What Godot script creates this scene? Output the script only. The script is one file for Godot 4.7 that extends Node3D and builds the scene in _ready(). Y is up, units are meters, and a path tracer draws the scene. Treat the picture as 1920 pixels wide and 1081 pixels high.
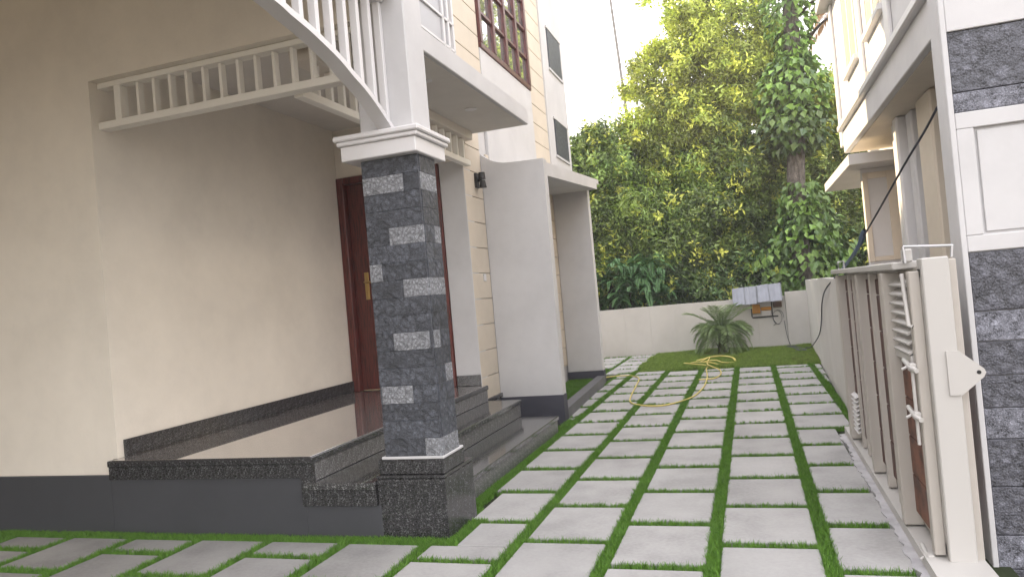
extends Node3D

var M := {}
var used := {}
var rng := RandomNumberGenerator.new()

# ------------------------------------------------------------------ helpers
func lin(r: float, g: float, b: float) -> Color:
	return Color(r, g, b).linear_to_srgb()

func mat(c: Color, rough := 0.8, spec := 0.5, metal := 0.0) -> StandardMaterial3D:
	var m := StandardMaterial3D.new()
	m.albedo_color = c
	m.roughness = rough
	m.metallic_specular = spec
	m.metallic = metal
	return m

func tri(m: StandardMaterial3D, t: Texture2D, s: Vector3, world := true) -> StandardMaterial3D:
	m.albedo_texture = t
	m.uv1_triplanar = true
	m.uv1_world_triplanar = world
	m.uv1_scale = s
	return m

func bump(m: StandardMaterial3D, t: Texture2D, depth: float) -> StandardMaterial3D:
	m.heightmap_enabled = true
	m.heightmap_texture = t
	m.heightmap_scale = depth
	return m

func noise_img(kind: int, freq: float, sd: int, size := 512, oct := 4, ret := -1, jitter := 1.0) -> Image:
	var n := FastNoiseLite.new()
	n.noise_type = kind
	n.frequency = freq
	n.seed = sd
	n.fractal_octaves = oct
	if oct <= 1:
		n.fractal_type = FastNoiseLite.FRACTAL_NONE
	if ret >= 0:
		n.cellular_return_type = ret
	n.cellular_jitter = jitter
	return n.get_seamless_image(size, size)

func ramp(parts: Array, stops: Array) -> ImageTexture:
	# parts: [[image, weight], ...]; stops: [[value, colour], ...]
	var w: int = parts[0][0].get_width()
	var h: int = parts[0][0].get_height()
	var out := Image.create(w, h, false, Image.FORMAT_RGB8)
	for y in h:
		for x in w:
			var v := 0.0
			for p in parts:
				v += p[0].get_pixel(x, y).r * p[1]
			var c: Color = stops[0][1]
			for i in range(1, stops.size()):
				if v <= stops[i][0]:
					c = stops[i - 1][1].lerp(stops[i][1], clampf((v - stops[i - 1][0]) / (stops[i][0] - stops[i - 1][0]), 0, 1))
					break
				c = stops[i][1]
			out.set_pixel(x, y, c)
	out.generate_mipmaps()
	return ImageTexture.create_from_image(out)

func gr(v: float) -> Color:
	return Color(v, v, v)

func numbered(called: String) -> String:
	if not used.has(called):
		used[called] = 0
		return called
	used[called] += 1
	return "%s_%03d" % [called, used[called]]

func thing(called: String, label: String, category: String, at := Vector3.ZERO, group := "") -> Node3D:
	var o := Node3D.new()
	o.name = numbered(called)
	add_child(o, true)
	o.position = at
	tag(o, label, category, group)
	return o

func tag(o: Node, label: String, category: String, group := "") -> Node:
	o.set_meta("label", label)
	o.set_meta("category", category)
	if group:
		o.set_meta("group", group)
	return o

func put(called: String, mesh: Mesh, m: Material, parent: Node = null, at := Vector3.ZERO) -> MeshInstance3D:
	var o := MeshInstance3D.new()
	if parent == null:
		parent = self
	if parent == self:
		o.name = numbered(called)
	else:
		var k: String = str(parent.get_instance_id()) + called
		used[k] = used.get(k, -1) + 1
		o.name = called if used[k] == 0 else "%s_%03d" % [called, used[k]]
	o.mesh = mesh
	o.material_override = null
	if mesh.get_surface_count():
		o.set_surface_override_material(0, m)
	o.position = at
	parent.add_child(o, true)
	return o

func struct(o: Node, kind := "structure") -> Node:
	o.set_meta("kind", kind)
	return o

# a box with chamfered edges, centred on its own origin
var box_cache := {}
func cbox(size: Vector3, b := 0.004) -> ArrayMesh:
	var key := "%.4f %.4f %.4f %.4f" % [size.x, size.y, size.z, b]
	if box_cache.has(key):
		return box_cache[key]
	var h := size * 0.5
	b = minf(b, minf(h.x, minf(h.y, h.z)) * 0.45)
	var v := PackedVector3Array()
	var n := PackedVector3Array()
	var pt := func(s: Vector3, ax: int) -> Vector3:
		var p := Vector3(s.x * (h.x - b), s.y * (h.y - b), s.z * (h.z - b))
		p[ax] = s[ax] * h[ax]
		return p
	var quad := func(a: Vector3, c: Vector3, d: Vector3, e: Vector3, nn: Vector3) -> void:
		if (c - a).cross(d - a).dot(nn) > 0:
			var t := c
			c = e
			e = t
		for q in [a, c, d, a, d, e]:
			v.append(q)
			n.append(nn)
	for ax in 3:
		var u := (ax + 1) % 3
		var w := (ax + 2) % 3
		for sg in [-1.0, 1.0]:
			var s := [Vector3.ZERO, Vector3.ZERO, Vector3.ZERO, Vector3.ZERO]
			var k := 0
			for uv in [[-1.0, -1.0], [1.0, -1.0], [1.0, 1.0], [-1.0, 1.0]]:
				var q := Vector3.ZERO
				q[ax] = sg
				q[u] = uv[0]
				q[w] = uv[1]
				s[k] = q
				k += 1
			var nn := Vector3.ZERO
			nn[ax] = sg
			quad.call(pt.call(s[0], ax), pt.call(s[1], ax), pt.call(s[2], ax), pt.call(s[3], ax), nn)
			# edges between +ax faces and u faces
			for su in [-1.0, 1.0]:
				var lo := Vector3.ZERO
				lo[ax] = sg
				lo[u] = su
				lo[w] = -1.0
				var hi := lo
				hi[w] = 1.0
				var en := Vector3.ZERO
				en[ax] = sg
				en[u] = su
				quad.call(pt.call(lo, ax), pt.call(hi, ax), pt.call(hi, u), pt.call(lo, u), en.normalized())
	for sx in [-1.0, 1.0]:
		for sy in [-1.0, 1.0]:
			for sz in [-1.0, 1.0]:
				var s := Vector3(sx, sy, sz)
				var a: Vector3 = pt.call(s, 0)
				var c: Vector3 = pt.call(s, 1)
				var d: Vector3 = pt.call(s, 2)
				if (c - a).cross(d - a).dot(s) > 0:
					var t := c
					c = d
					d = t
				for q in [a, c, d]:
					v.append(q)
					n.append(s.normalized())
	var m := mesh_of(v, n)
	box_cache[key] = m
	return m

func mesh_of(v: PackedVector3Array, n: PackedVector3Array, c := PackedColorArray()) -> ArrayMesh:
	var arr := []
	arr.resize(Mesh.ARRAY_MAX)
	arr[Mesh.ARRAY_VERTEX] = v
	arr[Mesh.ARRAY_NORMAL] = n
	if c.size():
		arr[Mesh.ARRAY_COLOR] = c
	var m := ArrayMesh.new()
	m.add_surface_from_arrays(Mesh.PRIMITIVE_TRIANGLES, arr)
	return m

func bx(called: String, parent: Node, m: Material, x0: float, x1: float, y0: float, y1: float, z0: float, z1: float, b := 0.004) -> MeshInstance3D:
	var s := Vector3(absf(x1 - x0), absf(y1 - y0), absf(z1 - z0))
	var c := Vector3((x0 + x1) / 2, (y0 + y1) / 2, (z0 + z1) / 2)
	return put(called, cbox(s, b), m, parent, c - global_at(parent))

func global_at(p: Node) -> Vector3:
	var at := Vector3.ZERO
	while p and p != self:
		at += p.position
		p = p.get_parent()
	return at

# a straight-sided prism: polygon (in the plane of u and w) pushed along axis ax
func prism(poly: PackedVector2Array, ax: int, a0: float, a1: float) -> ArrayMesh:
	var v := PackedVector3Array()
	var n := PackedVector3Array()
	var to3 := func(p: Vector2, a: float) -> Vector3:
		if ax == 0:
			return Vector3(a, p.y, p.x)
		if ax == 1:
			return Vector3(p.x, a, p.y)
		return Vector3(p.x, p.y, a)
	var idx := Geometry2D.triangulate_polygon(poly)
	var cen := Vector2.ZERO
	for p in poly:
		cen += p / poly.size()
	for side in 2:
		var a := a0 if side == 0 else a1
		var nn := Vector3.ZERO
		nn[ax] = signf(a - (a0 + a1) / 2)
		for i in range(0, idx.size(), 3):
			var t := [to3.call(poly[idx[i]], a), to3.call(poly[idx[i + 1]], a), to3.call(poly[idx[i + 2]], a)]
			if (t[1] - t[0]).cross(t[2] - t[0]).dot(nn) > 0:
				t.reverse()
			for q in t:
				v.append(q)
				n.append(nn)
	var cw := Geometry2D.is_polygon_clockwise(poly)
	for i in poly.size():
		var p := poly[i]
		var q := poly[(i + 1) % poly.size()]
		var d := (q - p).normalized()
		var o2 := Vector2(-d.y, d.x) if cw else Vector2(d.y, -d.x)
		var nn: Vector3 = to3.call(o2, 0.0)
		var t := [to3.call(p, a0), to3.call(q, a0), to3.call(q, a1), to3.call(p, a1)]
		if (t[1] - t[0]).cross(t[2] - t[0]).dot(nn) > 0:
			t.reverse()
		for k in [0, 1, 2, 0, 2, 3]:
			v.append(t[k])
			n.append(nn)
	return mesh_of(v, n)

# tapered tube through points
func tube(pts: Array, radii: Array, sides := 8, smooth := true) -> ArrayMesh:
	var v := PackedVector3Array()
	var n := PackedVector3Array()
	var rings := []
	var norms := []
	for i in pts.size():
		var d: Vector3 = (pts[mini(i + 1, pts.size() - 1)] - pts[maxi(i - 1, 0)]).normalized()
		var up := Vector3.UP if absf(d.y) < 0.9 else Vector3.RIGHT
		var a := d.cross(up).normalized()
		var b := a.cross(d).normalized()
		var r: float = radii[mini(i, radii.size() - 1)]
		var ring := []
		var nr := []
		for k in sides:
			var t := TAU * k / sides
			var o := a * cos(t) + b * sin(t)
			ring.append(pts[i] + o * r)
			nr.append(o)
		rings.append(ring)
		norms.append(nr)
	for i in pts.size() - 1:
		for k in sides:
			var k2 := (k + 1) % sides
			for e in [[i, k], [i + 1, k2], [i + 1, k], [i, k], [i, k2], [i + 1, k2]]:
				v.append(rings[e[0]][e[1]])
				n.append(norms[e[0]][e[1]])
	for e in [0, pts.size() - 1]:
		for k in range(1, sides - 1):
			for j in [0, k, k + 1]:
				v.append(rings[e][j])
				n.append((pts[0] - pts[1]).normalized() * (1.0 if e == 0 else -1.0))
	return mesh_of(v, n)

func curve(pts: Array, steps := 6) -> Array:
	var out := []
	for i in pts.size() - 1:
		var p0: Vector3 = pts[maxi(i - 1, 0)]
		var p1: Vector3 = pts[i]
		var p2: Vector3 = pts[i + 1]
		var p3: Vector3 = pts[mini(i + 2, pts.size() - 1)]
		for k in steps:
			out.append(p1.cubic_interpolate(p2, p0, p3, float(k) / steps))
	out.append(pts[-1])
	return out

# ------------------------------------------------------------------ foliage
# a template of leaves: arrays of vertices and normals
func add_leaf(v: PackedVector3Array, n: PackedVector3Array, at: Vector3, dir: Vector3, up: Vector3, l: float, w: float, fold := 0.25) -> void:
	dir = dir.normalized()
	var side := dir.cross(up).normalized()
	var nn := side.cross(dir).normalized()
	var a := at
	var m1 := at + dir * l * 0.45 + side * w * 0.5 + nn * w * fold
	var m2 := at + dir * l * 0.45 - side * w * 0.5 + nn * w * fold
	var e := at + dir * l - nn * l * 0.12
	var mid := at + dir * l * 0.45
	for t in [[a, m1, e], [a, e, m2]]:
		var q: Vector3 = (t[2] - t[0]).cross(t[1] - t[0]).normalized()
		for p in t:
			v.append(p)
			n.append(q)

func sprig(count: int, l: float, w: float, length: float, sd: int) -> Array:
	var r := RandomNumberGenerator.new()
	r.seed = sd
	var v := PackedVector3Array()
	var n := PackedVector3Array()
	for i in count:
		var t := float(i) / count
		var ang := i * 2.4 + r.randf() * 0.8
		var at := Vector3(0, length * t, 0) + Vector3(r.randf_range(-1, 1), 0, r.randf_range(-1, 1)) * length * 0.12
		var d := Vector3(cos(ang), r.randf_range(-0.5, 0.9), sin(ang))
		add_leaf(v, n, at, d, Vector3(r.randf_range(-0.5, 0.5), 1, r.randf_range(-0.5, 0.5)), l * r.randf_range(0.7, 1.25), w * r.randf_range(0.7, 1.2))
	return [v, n]

func bake(templates: Array, xfs: Array, cols: Array) -> ArrayMesh:
	var v := PackedVector3Array()
	var n := PackedVector3Array()
	var c := PackedColorArray()
	for i in xfs.size():
		var t: Array = templates[i % templates.size()]
		var x: Transform3D = xfs[i]
		v.append_array(x * (t[0] as PackedVector3Array))
		n.append_array(Transform3D(x.basis.orthonormalized(), Vector3.ZERO) * (t[1] as PackedVector3Array))
		var cc := PackedColorArray()
		cc.resize(t[0].size())
		cc.fill(cols[i])
		c.append_array(cc)
	return mesh_of(v, n, c)

func any_turn() -> Basis:
	return Basis(Vector3(rng.randf_range(-1, 1), rng.randf_range(-1, 1), rng.randf_range(-1, 1)).normalized(), rng.randf() * TAU)

# clumps: [centre, radii, count, colour a, colour b]
func crown(parent: Node, called: String, clumps: Array, templates: Array, m: Material, shell := 0.45, smin := 0.7, smax := 1.35) -> MeshInstance3D:
	var xfs := []
	var cols := []
	for k in clumps:
		for i in k[2]:
			var d := Vector3(rng.randfn(), rng.randfn(), rng.randfn()).normalized()
			var rr := pow(rng.randf(), shell)
			var p: Vector3 = k[0] + d * (k[1] as Vector3) * rr
			var b := any_turn().scaled(Vector3.ONE * rng.randf_range(smin, smax))
			if rng.randf() < 0.22:
				continue
			xfs.append(Transform3D(b, p))
			var t := clampf(rng.randf() * 0.75 + 0.25 * rng.randf(), 0, 1)
			var c: Color = (k[3] as Color).lerp(k[4], t)
			var u := rng.randf()
			if u > 0.9:
				c = c.lerp(Color(0.58, 0.58, 0.12), 0.6)
			cols.append(c * lerpf(0.4, 1.75, u))
	return put(called, bake(templates, xfs, cols), m, parent)

# scatter many small clumps inside a big ellipsoid
func clumps_in(cen: Vector3, rad: Vector3, many: int, size: float, each: int, ca: Color, cb: Color, tone := 0.35) -> Array:
	var out := []
	for i in many:
		var d := Vector3(rng.randfn(), rng.randfn(), rng.randfn()).normalized()
		var p := cen + d * rad * pow(rng.randf(), 0.4)
		var s := size * rng.randf_range(0.6, 1.35)
		var k := rng.randf_range(1.0 - tone, 1.0 + tone)
		var sh := rng.randf() * 0.5
		out.append([p, Vector3(s, s * 0.75, s), int(each * s * s / (size * size)), ca.lerp(cb, sh) * k, cb.lerp(ca, sh * 0.6) * k])
	return out

func limb_tree(parent: Node, base: Vector3, top: Vector3, r: float, m: Material, targets: Array) -> void:
	var mid := base.lerp(top, 0.5) + Vector3(rng.randf_range(-0.1, 0.1), 0, rng.randf_range(-0.1, 0.1))
	put("trunk", tube(curve([base, base.lerp(mid, 0.5) + Vector3(0.05, 0, 0), mid, top], 4), [r * 1.25, r * 1.1, r, r * 0.95, r * 0.9, r * 0.85, r * 0.8, r * 0.75, r * 0.7, r * 0.6, r * 0.5, r * 0.45, r * 0.3], 8), m, parent)
	for t in targets:
		var f := clampf(((t as Vector3).y - base.y) / maxf(top.y - base.y, 0.1) - 0.25, 0.3, 0.95)
		var s := base.lerp(top, f)
		var e: Vector3 = t
		put("limb", tube(curve([s, s.lerp(e, 0.5) + Vector3(0, 0.15, 0), e], 4), [r * 0.4, r * 0.32, r * 0.26, r * 0.2, r * 0.15, r * 0.12, r * 0.09, r * 0.06, r * 0.03], 6), m, parent)

func tufts(parent: Node, called: String, pts: PackedVector3Array, mesh: Mesh, m: Material, smin: float, smax: float, ca: Color, cb: Color) -> MultiMeshInstance3D:
	var mm := MultiMesh.new()
	mm.transform_format = MultiMesh.TRANSFORM_3D
	mm.use_colors = true
	mm.mesh = mesh
	mm.instance_count = pts.size()
	for i in pts.size():
		var s := rng.randf_range(smin, smax)
		mm.set_instance_transform(i, Transform3D(Basis(Vector3.UP, rng.randf() * TAU).scaled(Vector3(1, s, 1)), pts[i]))
		mm.set_instance_color(i, ca.lerp(cb, rng.randf()) * rng.randf_range(0.75, 1.2))
	var o := MultiMeshInstance3D.new()
	o.name = numbered(called) if parent == self else called
	o.multimesh = mm
	o.material_override = m
	parent.add_child(o, true)
	struct(o, "stuff")
	return o

func blade_tuft(count: int, h: float, w: float, spread: float, sd: int) -> ArrayMesh:
	var r := RandomNumberGenerator.new()
	r.seed = sd
	var v := PackedVector3Array()
	var n := PackedVector3Array()
	for i in count:
		var a := r.randf() * TAU
		var d := Vector3(cos(a), 0, sin(a))
		var sd2 := Vector3(-d.z, 0, d.x) * w * 0.5
		var p := Vector3(r.randf_range(-1, 1), 0, r.randf_range(-1, 1)) * spread
		var hh := h * r.randf_range(0.6, 1.2)
		var mid := p + Vector3(0, hh * 0.6, 0) + d * hh * 0.15
		var tip := p + Vector3(0, hh, 0) + d * hh * 0.5
		for t in [[p - sd2, p + sd2, mid + sd2 * 0.8], [p - sd2, mid + sd2 * 0.8, mid - sd2 * 0.8], [mid - sd2 * 0.8, mid + sd2 * 0.8, tip]]:
			var q: Vector3 = (t[2] - t[0]).cross(t[1] - t[0]).normalized()
			for x in t:
				v.append(x)
				n.append((q + Vector3.UP * 0.6).normalized())
	return mesh_of(v, n)

# a pinnate frond along +z, arching down; returns [vertices, normals]
func sheet(w: float, l: float, sd: int) -> ArrayMesh:
	var r := RandomNumberGenerator.new()
	r.seed = sd
	var st := SurfaceTool.new()
	st.begin(Mesh.PRIMITIVE_TRIANGLES)
	var nx := 12
	var nz := 8
	var hgt := []
	for i in (nx + 1) * (nz + 1):
		hgt.append(r.randf_range(-0.0012, 0.0012) + 0.007 * absf(sin(PI * (i % (nx + 1)) / 4.0)))
	for side in [0.0, -0.004]:
		for z in nz:
			for x in nx:
				var q := []
				for d in [[0, 0], [1, 0], [1, 1], [0, 1]]:
					var a: int = x + d[0]
					var b: int = z + d[1]
					q.append(Vector3((float(a) / nx - 0.5) * w, hgt[b * (nx + 1) + a] + side, (float(b) / nz - 0.5) * l))
				var order: Array = [0, 1, 2, 0, 2, 3] if side == 0.0 else [0, 2, 1, 0, 3, 2]
				for k in order:
					st.add_vertex(q[k])
	st.generate_normals()
	return st.commit()

func frond(l: float, droop: float, pairs: int, leaf: float, w: float, rise: float, sd: int, vee := 0.5) -> Array:
	var r := RandomNumberGenerator.new()
	r.seed = sd
	var v := PackedVector3Array()
	var n := PackedVector3Array()
	var pos := func(t: float) -> Vector3:
		return Vector3(0, rise * l * t - droop * l * t * t, l * t * (1.0 - 0.18 * t * t * droop))
	for i in 10:
		var a: Vector3 = pos.call(i / 10.0)
		var b: Vector3 = pos.call((i + 1) / 10.0)
		var s := Vector3(0.009 * (1.0 - i / 12.0), 0, 0) * (l / 0.8)
		for t in [[a - s, b + s, a + s], [a - s, b - s, b + s]]:
			var q := Vector3(0, 1, 0.2).normalized()
			for x in t:
				v.append(x)
				n.append(q)
	for i in pairs:
		var t := 0.12 + 0.88 * (i + r.randf() * 0.4) / pairs
		var p: Vector3 = pos.call(t)
		var tan: Vector3 = ((pos.call(minf(t + 0.05, 1.05)) as Vector3) - p).normalized()
		var len := leaf * (0.45 + 1.1 * sin(PI * clampf(t * 0.92 + 0.06, 0, 1))) * 0.75
		for s in [-1.0, 1.0]:
			var d := (Vector3(s, 0, 0) + tan * (0.55 + 0.5 * t) + Vector3(0, vee * r.randf_range(0.3, 1.1) - 0.25 * droop, 0)).normalized()
			add_leaf(v, n, p, d, Vector3(-s * 0.4, 1, 0), len * r.randf_range(0.85, 1.15), w, -0.2)
	return [v, n]

# ------------------------------------------------------------------ scene
func _ready() -> void:
	rng.seed = 4711
	var cam := Camera3D.new()
	cam.name = "camera"
	cam.fov = 43.137
	cam.near = 0.05
	cam.far = 600
	cam.position = Vector3(0.284, 1.343, 0)
	cam.basis = Basis(Vector3.UP, deg_to_rad(17.937)) * Basis(Vector3.RIGHT, deg_to_rad(0.995)) * Basis(Vector3.BACK, deg_to_rad(-5.062))
	add_child(cam)
	cam.current = true
	var sky_m := ProceduralSkyMaterial.new()
	sky_m.sky_top_color = Color(0.905, 0.90, 0.925)
	sky_m.sky_horizon_color = Color(0.985, 0.975, 0.97)
	sky_m.sky_curve = 0.2
	sky_m.sky_energy_multiplier = 1.0
	sky_m.ground_bottom_color = Color(0.25, 0.27, 0.2)
	sky_m.ground_horizon_color = Color(0.6, 0.6, 0.55)
	sky_m.sun_angle_max = 20
	sky_m.sun_curve = 0.1
	var sky := Sky.new()
	sky.sky_material = sky_m
	var env := Environment.new()
	env.background_mode = Environment.BG_SKY
	env.sky = sky
	env.tonemap_mode = Environment.TONE_MAPPER_LINEAR
	env.tonemap_exposure = 4.15
	env.sdfgi_enabled = true
	env.ssao_enabled = true
	env.ssil_enabled = true
	env.fog_enabled = true
	env.fog_density = 0.003
	env.fog_light_color = Color(0.9, 0.9, 0.9)
	var we := WorldEnvironment.new()
	we.name = "world_environment"
	we.environment = env
	add_child(we)
	var sun := DirectionalLight3D.new()
	sun.name = "sun"
	sun.light_color = Color(1.0, 0.89, 0.72)
	sun.light_energy = 1.25
	sun.light_angular_distance = 0.6
	sun.shadow_enabled = true
	add_child(sun)
	sun.look_at_from_position(Vector3(-10, 7.4, -8.0), Vector3.ZERO, Vector3.UP)

	materials()
	build_ground()
	build_house()
	build_neighbour()
	build_walls()
	build_gate()
	build_garden()
	build_trees()

func materials() -> void:
	var sx := FastNoiseLite.TYPE_SIMPLEX_SMOOTH
	var cell := FastNoiseLite.TYPE_CELLULAR
	var n1 := noise_img(sx, 0.008, 1, 256, 5)
	var n2 := noise_img(sx, 0.05, 2, 256, 3)
	var n3 := noise_img(sx, 0.25, 3, 256, 2)
	var n4 := noise_img(sx, 0.02, 9, 256, 4)
	var plaster := ramp([[n1, 0.6], [n2, 0.25], [n3, 0.15]], [[0.2, gr(0.955)], [0.5, gr(0.98)], [0.8, gr(1.0)]])
	var pl_bump := ramp([[n2, 0.5], [n3, 0.5]], [[0, gr(0)], [1, gr(1)]])
	var conc := ramp([[n1, 0.45], [n4, 0.3], [n3, 0.25]], [[0.25, gr(0.87)], [0.5, gr(0.95)], [0.75, gr(1.0)]])
	# granite: speckles
	var c1 := noise_img(cell, 0.16, 11, 256, 1, FastNoiseLite.RETURN_CELL_VALUE)
	var c2 := noise_img(cell, 0.09, 12, 256, 1, FastNoiseLite.RETURN_CELL_VALUE)
	var granite := ramp([[c1, 0.55], [c2, 0.25], [n3, 0.2]], [[0.2, gr(0.16)], [0.45, gr(0.245)], [0.6, gr(0.32)], [0.72, gr(0.41)], [0.85, gr(0.58)]])
	var granite_l := ramp([[c1, 0.55], [c2, 0.25], [n3, 0.2]], [[0.2, gr(0.24)], [0.45, gr(0.33)], [0.6, gr(0.41)], [0.72, gr(0.5)], [0.85, gr(0.66)]])
	var granite_soft := ramp([[c1, 0.5], [c2, 0.3], [n3, 0.2]], [[0.2, gr(0.80)], [0.8, gr(0.90)]])
	# riven slate
	var w1 := noise_img(cell, 0.018, 21, 512, 3, FastNoiseLite.RETURN_DISTANCE2_SUB)
	var w2 := noise_img(sx, 0.012, 22, 512, 6)
	var w3 := noise_img(sx, 0.09, 23, 512, 4)
	var rel := ramp([[w1, 0.5], [w2, 0.3], [w3, 0.2]], [[0.15, gr(0)], [0.75, gr(1)]])
	var w4 := noise_img(sx, 0.16, 24, 512, 3)
	var slate := ramp([[w1, 0.3], [w2, 0.15], [w3, 0.25], [w4, 0.3]], [[0.25, gr(0.22)], [0.38, gr(0.55)], [0.55, gr(0.78)], [0.68, gr(1.0)]])
	# wood
	var wd := noise_img(sx, 0.03, 31, 256, 5)
	var wood := ramp([[wd, 0.75], [n3, 0.25]], [[0.25, gr(0.55)], [0.5, gr(0.85)], [0.8, gr(1.0)]])
	var bark := ramp([[w2, 0.5], [w3, 0.5]], [[0.25, gr(0.45)], [0.75, gr(1.0)]])

	M.white = bump(tri(mat(lin(0.55, 0.545, 0.545), 0.65, 0.4), ImageTexture.create_from_image(plaster.get_image()), Vector3(0.6, 0.6, 0.6)), pl_bump, 0.02)
	M.cream = bump(tri(mat(lin(0.60, 0.535, 0.44), 0.7, 0.35), plaster, Vector3(0.6, 0.6, 0.6)), pl_bump, 0.02)
	M.wall = bump(tri(mat(lin(0.79, 0.735, 0.64), 0.6, 0.35), plaster, Vector3(0.5, 0.5, 0.5)), pl_bump, 0.02)
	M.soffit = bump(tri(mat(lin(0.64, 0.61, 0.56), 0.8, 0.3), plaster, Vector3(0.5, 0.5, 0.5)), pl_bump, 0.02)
	M.bwall = bump(tri(mat(lin(0.60, 0.585, 0.56), 0.8, 0.3), plaster, Vector3(0.45, 0.45, 0.45)), pl_bump, 0.03)
	M.plinth = tri(mat(lin(0.052, 0.054, 0.06), 0.5, 0.4), plaster, Vector3(0.5, 0.5, 0.5))
	M.plinth_blue = tri(mat(lin(0.055, 0.055, 0.072), 0.55, 0.4), plaster, Vector3(0.5, 0.5, 0.5))
	M.paint = mat(lin(0.62, 0.61, 0.61), 0.4, 0.5)
	M.paint_cream = mat(lin(0.62, 0.57, 0.50), 0.45, 0.5)
	M.grille = mat(lin(0.78, 0.755, 0.69), 0.5, 0.4)
	M.granite = tri(mat(Color(0.80, 0.80, 0.80), 0.06, 0.8), granite, Vector3(5, 5, 5))
	M.granite_floor = tri(mat(Color(0.95, 0.93, 0.92), 0.03, 0.9, 0.8), granite_soft, Vector3(5, 5, 5))
	M.granite_riser = tri(mat(Color(1.0, 1.0, 1.0), 0.28, 0.6), granite_l, Vector3(5, 5, 5))
	M.granite_step = tri(mat(Color(1, 1, 1), 0.1, 0.85, 0.15), granite, Vector3(5, 5, 5))
	M.granite_flat = tri(mat(Color(0.72, 0.72, 0.73), 0.22, 0.55), granite, Vector3(5, 5, 5))
	M.kerb = tri(mat(lin(0.13, 0.13, 0.14), 0.5, 0.4), conc, Vector3(1, 1, 1))
	for i in 4:
		var g: float = [0.37, 0.39, 0.355, 0.38][i]
		M["slab%d" % i] = bump(tri(mat(lin(g * 1.02, g, g * 0.97), 0.75, 0.35), conc, Vector3(0.55, 0.55, 0.55)), pl_bump, 0.04)
	M.bed = tri(mat(lin(0.035, 0.045, 0.022), 0.95, 0.2), conc, Vector3(1, 1, 1))
	M.soil = tri(mat(lin(0.11, 0.09, 0.06), 0.95, 0.2), conc, Vector3(0.1, 0.1, 0.1))
	M.cement = tri(mat(lin(0.46, 0.45, 0.46), 0.9, 0.2), conc, Vector3(1.7, 1.7, 1.7))
	for i in 3:
		var k: float = [1.0, 0.85, 1.15][i]
		M["slate%d" % i] = bump(tri(mat(lin(0.15 * k, 0.164 * k, 0.198 * k), 0.5, 0.5), slate, Vector3(2.3, 2.3, 2.3)), rel, 0.5)
	M.slate_big = bump(tri(mat(lin(0.20, 0.205, 0.245), 0.5, 0.5), slate, Vector3(1.7, 1.7, 1.7)), rel, 0.7)
	M.slate_light = bump(tri(mat(lin(0.58, 0.60, 0.64), 0.55, 0.4), slate, Vector3(4.5, 4.5, 4.5)), rel, 0.35)
	M.slate_band = bump(tri(mat(lin(0.42, 0.43, 0.50), 0.55, 0.4), slate, Vector3(1.9, 1.9, 1.9)), rel, 0.5)
	M.door = tri(mat(lin(0.12, 0.02, 0.013), 0.35, 0.5), wood, Vector3(7, 0.5, 7))
	M.door_frame = tri(mat(lin(0.15, 0.03, 0.021), 0.35, 0.5), wood, Vector3(6, 0.5, 6))
	M.win_frame = tri(mat(lin(0.17, 0.06, 0.055), 0.35, 0.5), wood, Vector3(6, 0.6, 6))
	M.gate_wood = tri(mat(lin(0.19, 0.075, 0.042), 0.55, 0.4), wood, Vector3(5, 0.8, 0.8))
	M.gate_red = tri(mat(lin(0.11, 0.04, 0.03), 0.5, 0.4), wood, Vector3(5, 0.8, 5))
	M.gate = mat(lin(0.41, 0.38, 0.34), 0.45, 0.45)
	M.gate_light = mat(lin(0.45, 0.435, 0.41), 0.45, 0.45)
	M.brass = mat(lin(0.42, 0.29, 0.11), 0.3, 0.5, 1.0)
	M.glass = mat(lin(0.55, 0.56, 0.56), 0.02, 0.8, 0.85)
	M.dark_glass = mat(lin(0.03, 0.035, 0.04), 0.05, 0.8)
	M.curtain = mat(lin(0.42, 0.39, 0.34), 0.25, 0.6)
	M.grey_panel = mat(lin(0.33, 0.33, 0.345), 0.3, 0.5)
	M.black = mat(lin(0.012, 0.012, 0.013), 0.4, 0.5)
	M.steel = mat(lin(0.45, 0.45, 0.46), 0.35, 0.5, 0.7)
	M.cable = mat(lin(0.015, 0.018, 0.035), 0.45, 0.5)
	M.blue_cable = mat(lin(0.05, 0.09, 0.16), 0.45, 0.5)
	M.wire = mat(lin(0.10, 0.11, 0.12), 0.5, 0.5)
	M.hose = mat(lin(0.60, 0.50, 0.14), 0.4, 0.5)
	M.tin = tri(mat(lin(0.19, 0.20, 0.225), 0.42, 0.5, 0.55), conc, Vector3(1.5, 1.5, 1.5))
	M.orange = mat(lin(0.55, 0.24, 0.02), 0.5, 0.5)
	M.card = mat(lin(0.55, 0.52, 0.5), 0.6, 0.4)
	M.brown = mat(lin(0.12, 0.075, 0.055), 0.7, 0.4)
	M.bark = bump(tri(mat(lin(0.30, 0.27, 0.245), 0.9, 0.2), bark, Vector3(2.2, 0.8, 2.2)), rel, 2.0)
	M.bark_dark = bump(tri(mat(lin(0.075, 0.06, 0.05), 0.9, 0.2), bark, Vector3(2.2, 0.8, 2.2)), rel, 2.0)
	M.pole = tri(mat(lin(0.30, 0.29, 0.28), 0.9, 0.2), bark, Vector3(2.2, 0.8, 2.2))
	M.palm_trunk = bump(tri(mat(lin(0.13, 0.10, 0.07), 0.9, 0.2), bark, Vector3(8, 8, 8)), rel, 1.0)
	M.leaf = mat(Color.WHITE, 0.38, 0.5)
	M.leaf.vertex_color_use_as_albedo = true
	M.leaf.cull_mode = BaseMaterial3D.CULL_DISABLED
	M.leaf.backlight_enabled = true
	M.leaf.backlight = Color(0.42, 0.42, 0.25)
	M.blade = mat(Color.WHITE, 0.6, 0.3)
	M.blade.vertex_color_use_as_albedo = true
	M.blade.cull_mode = BaseMaterial3D.CULL_DISABLED
	M.blade.backlight_enabled = true
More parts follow.
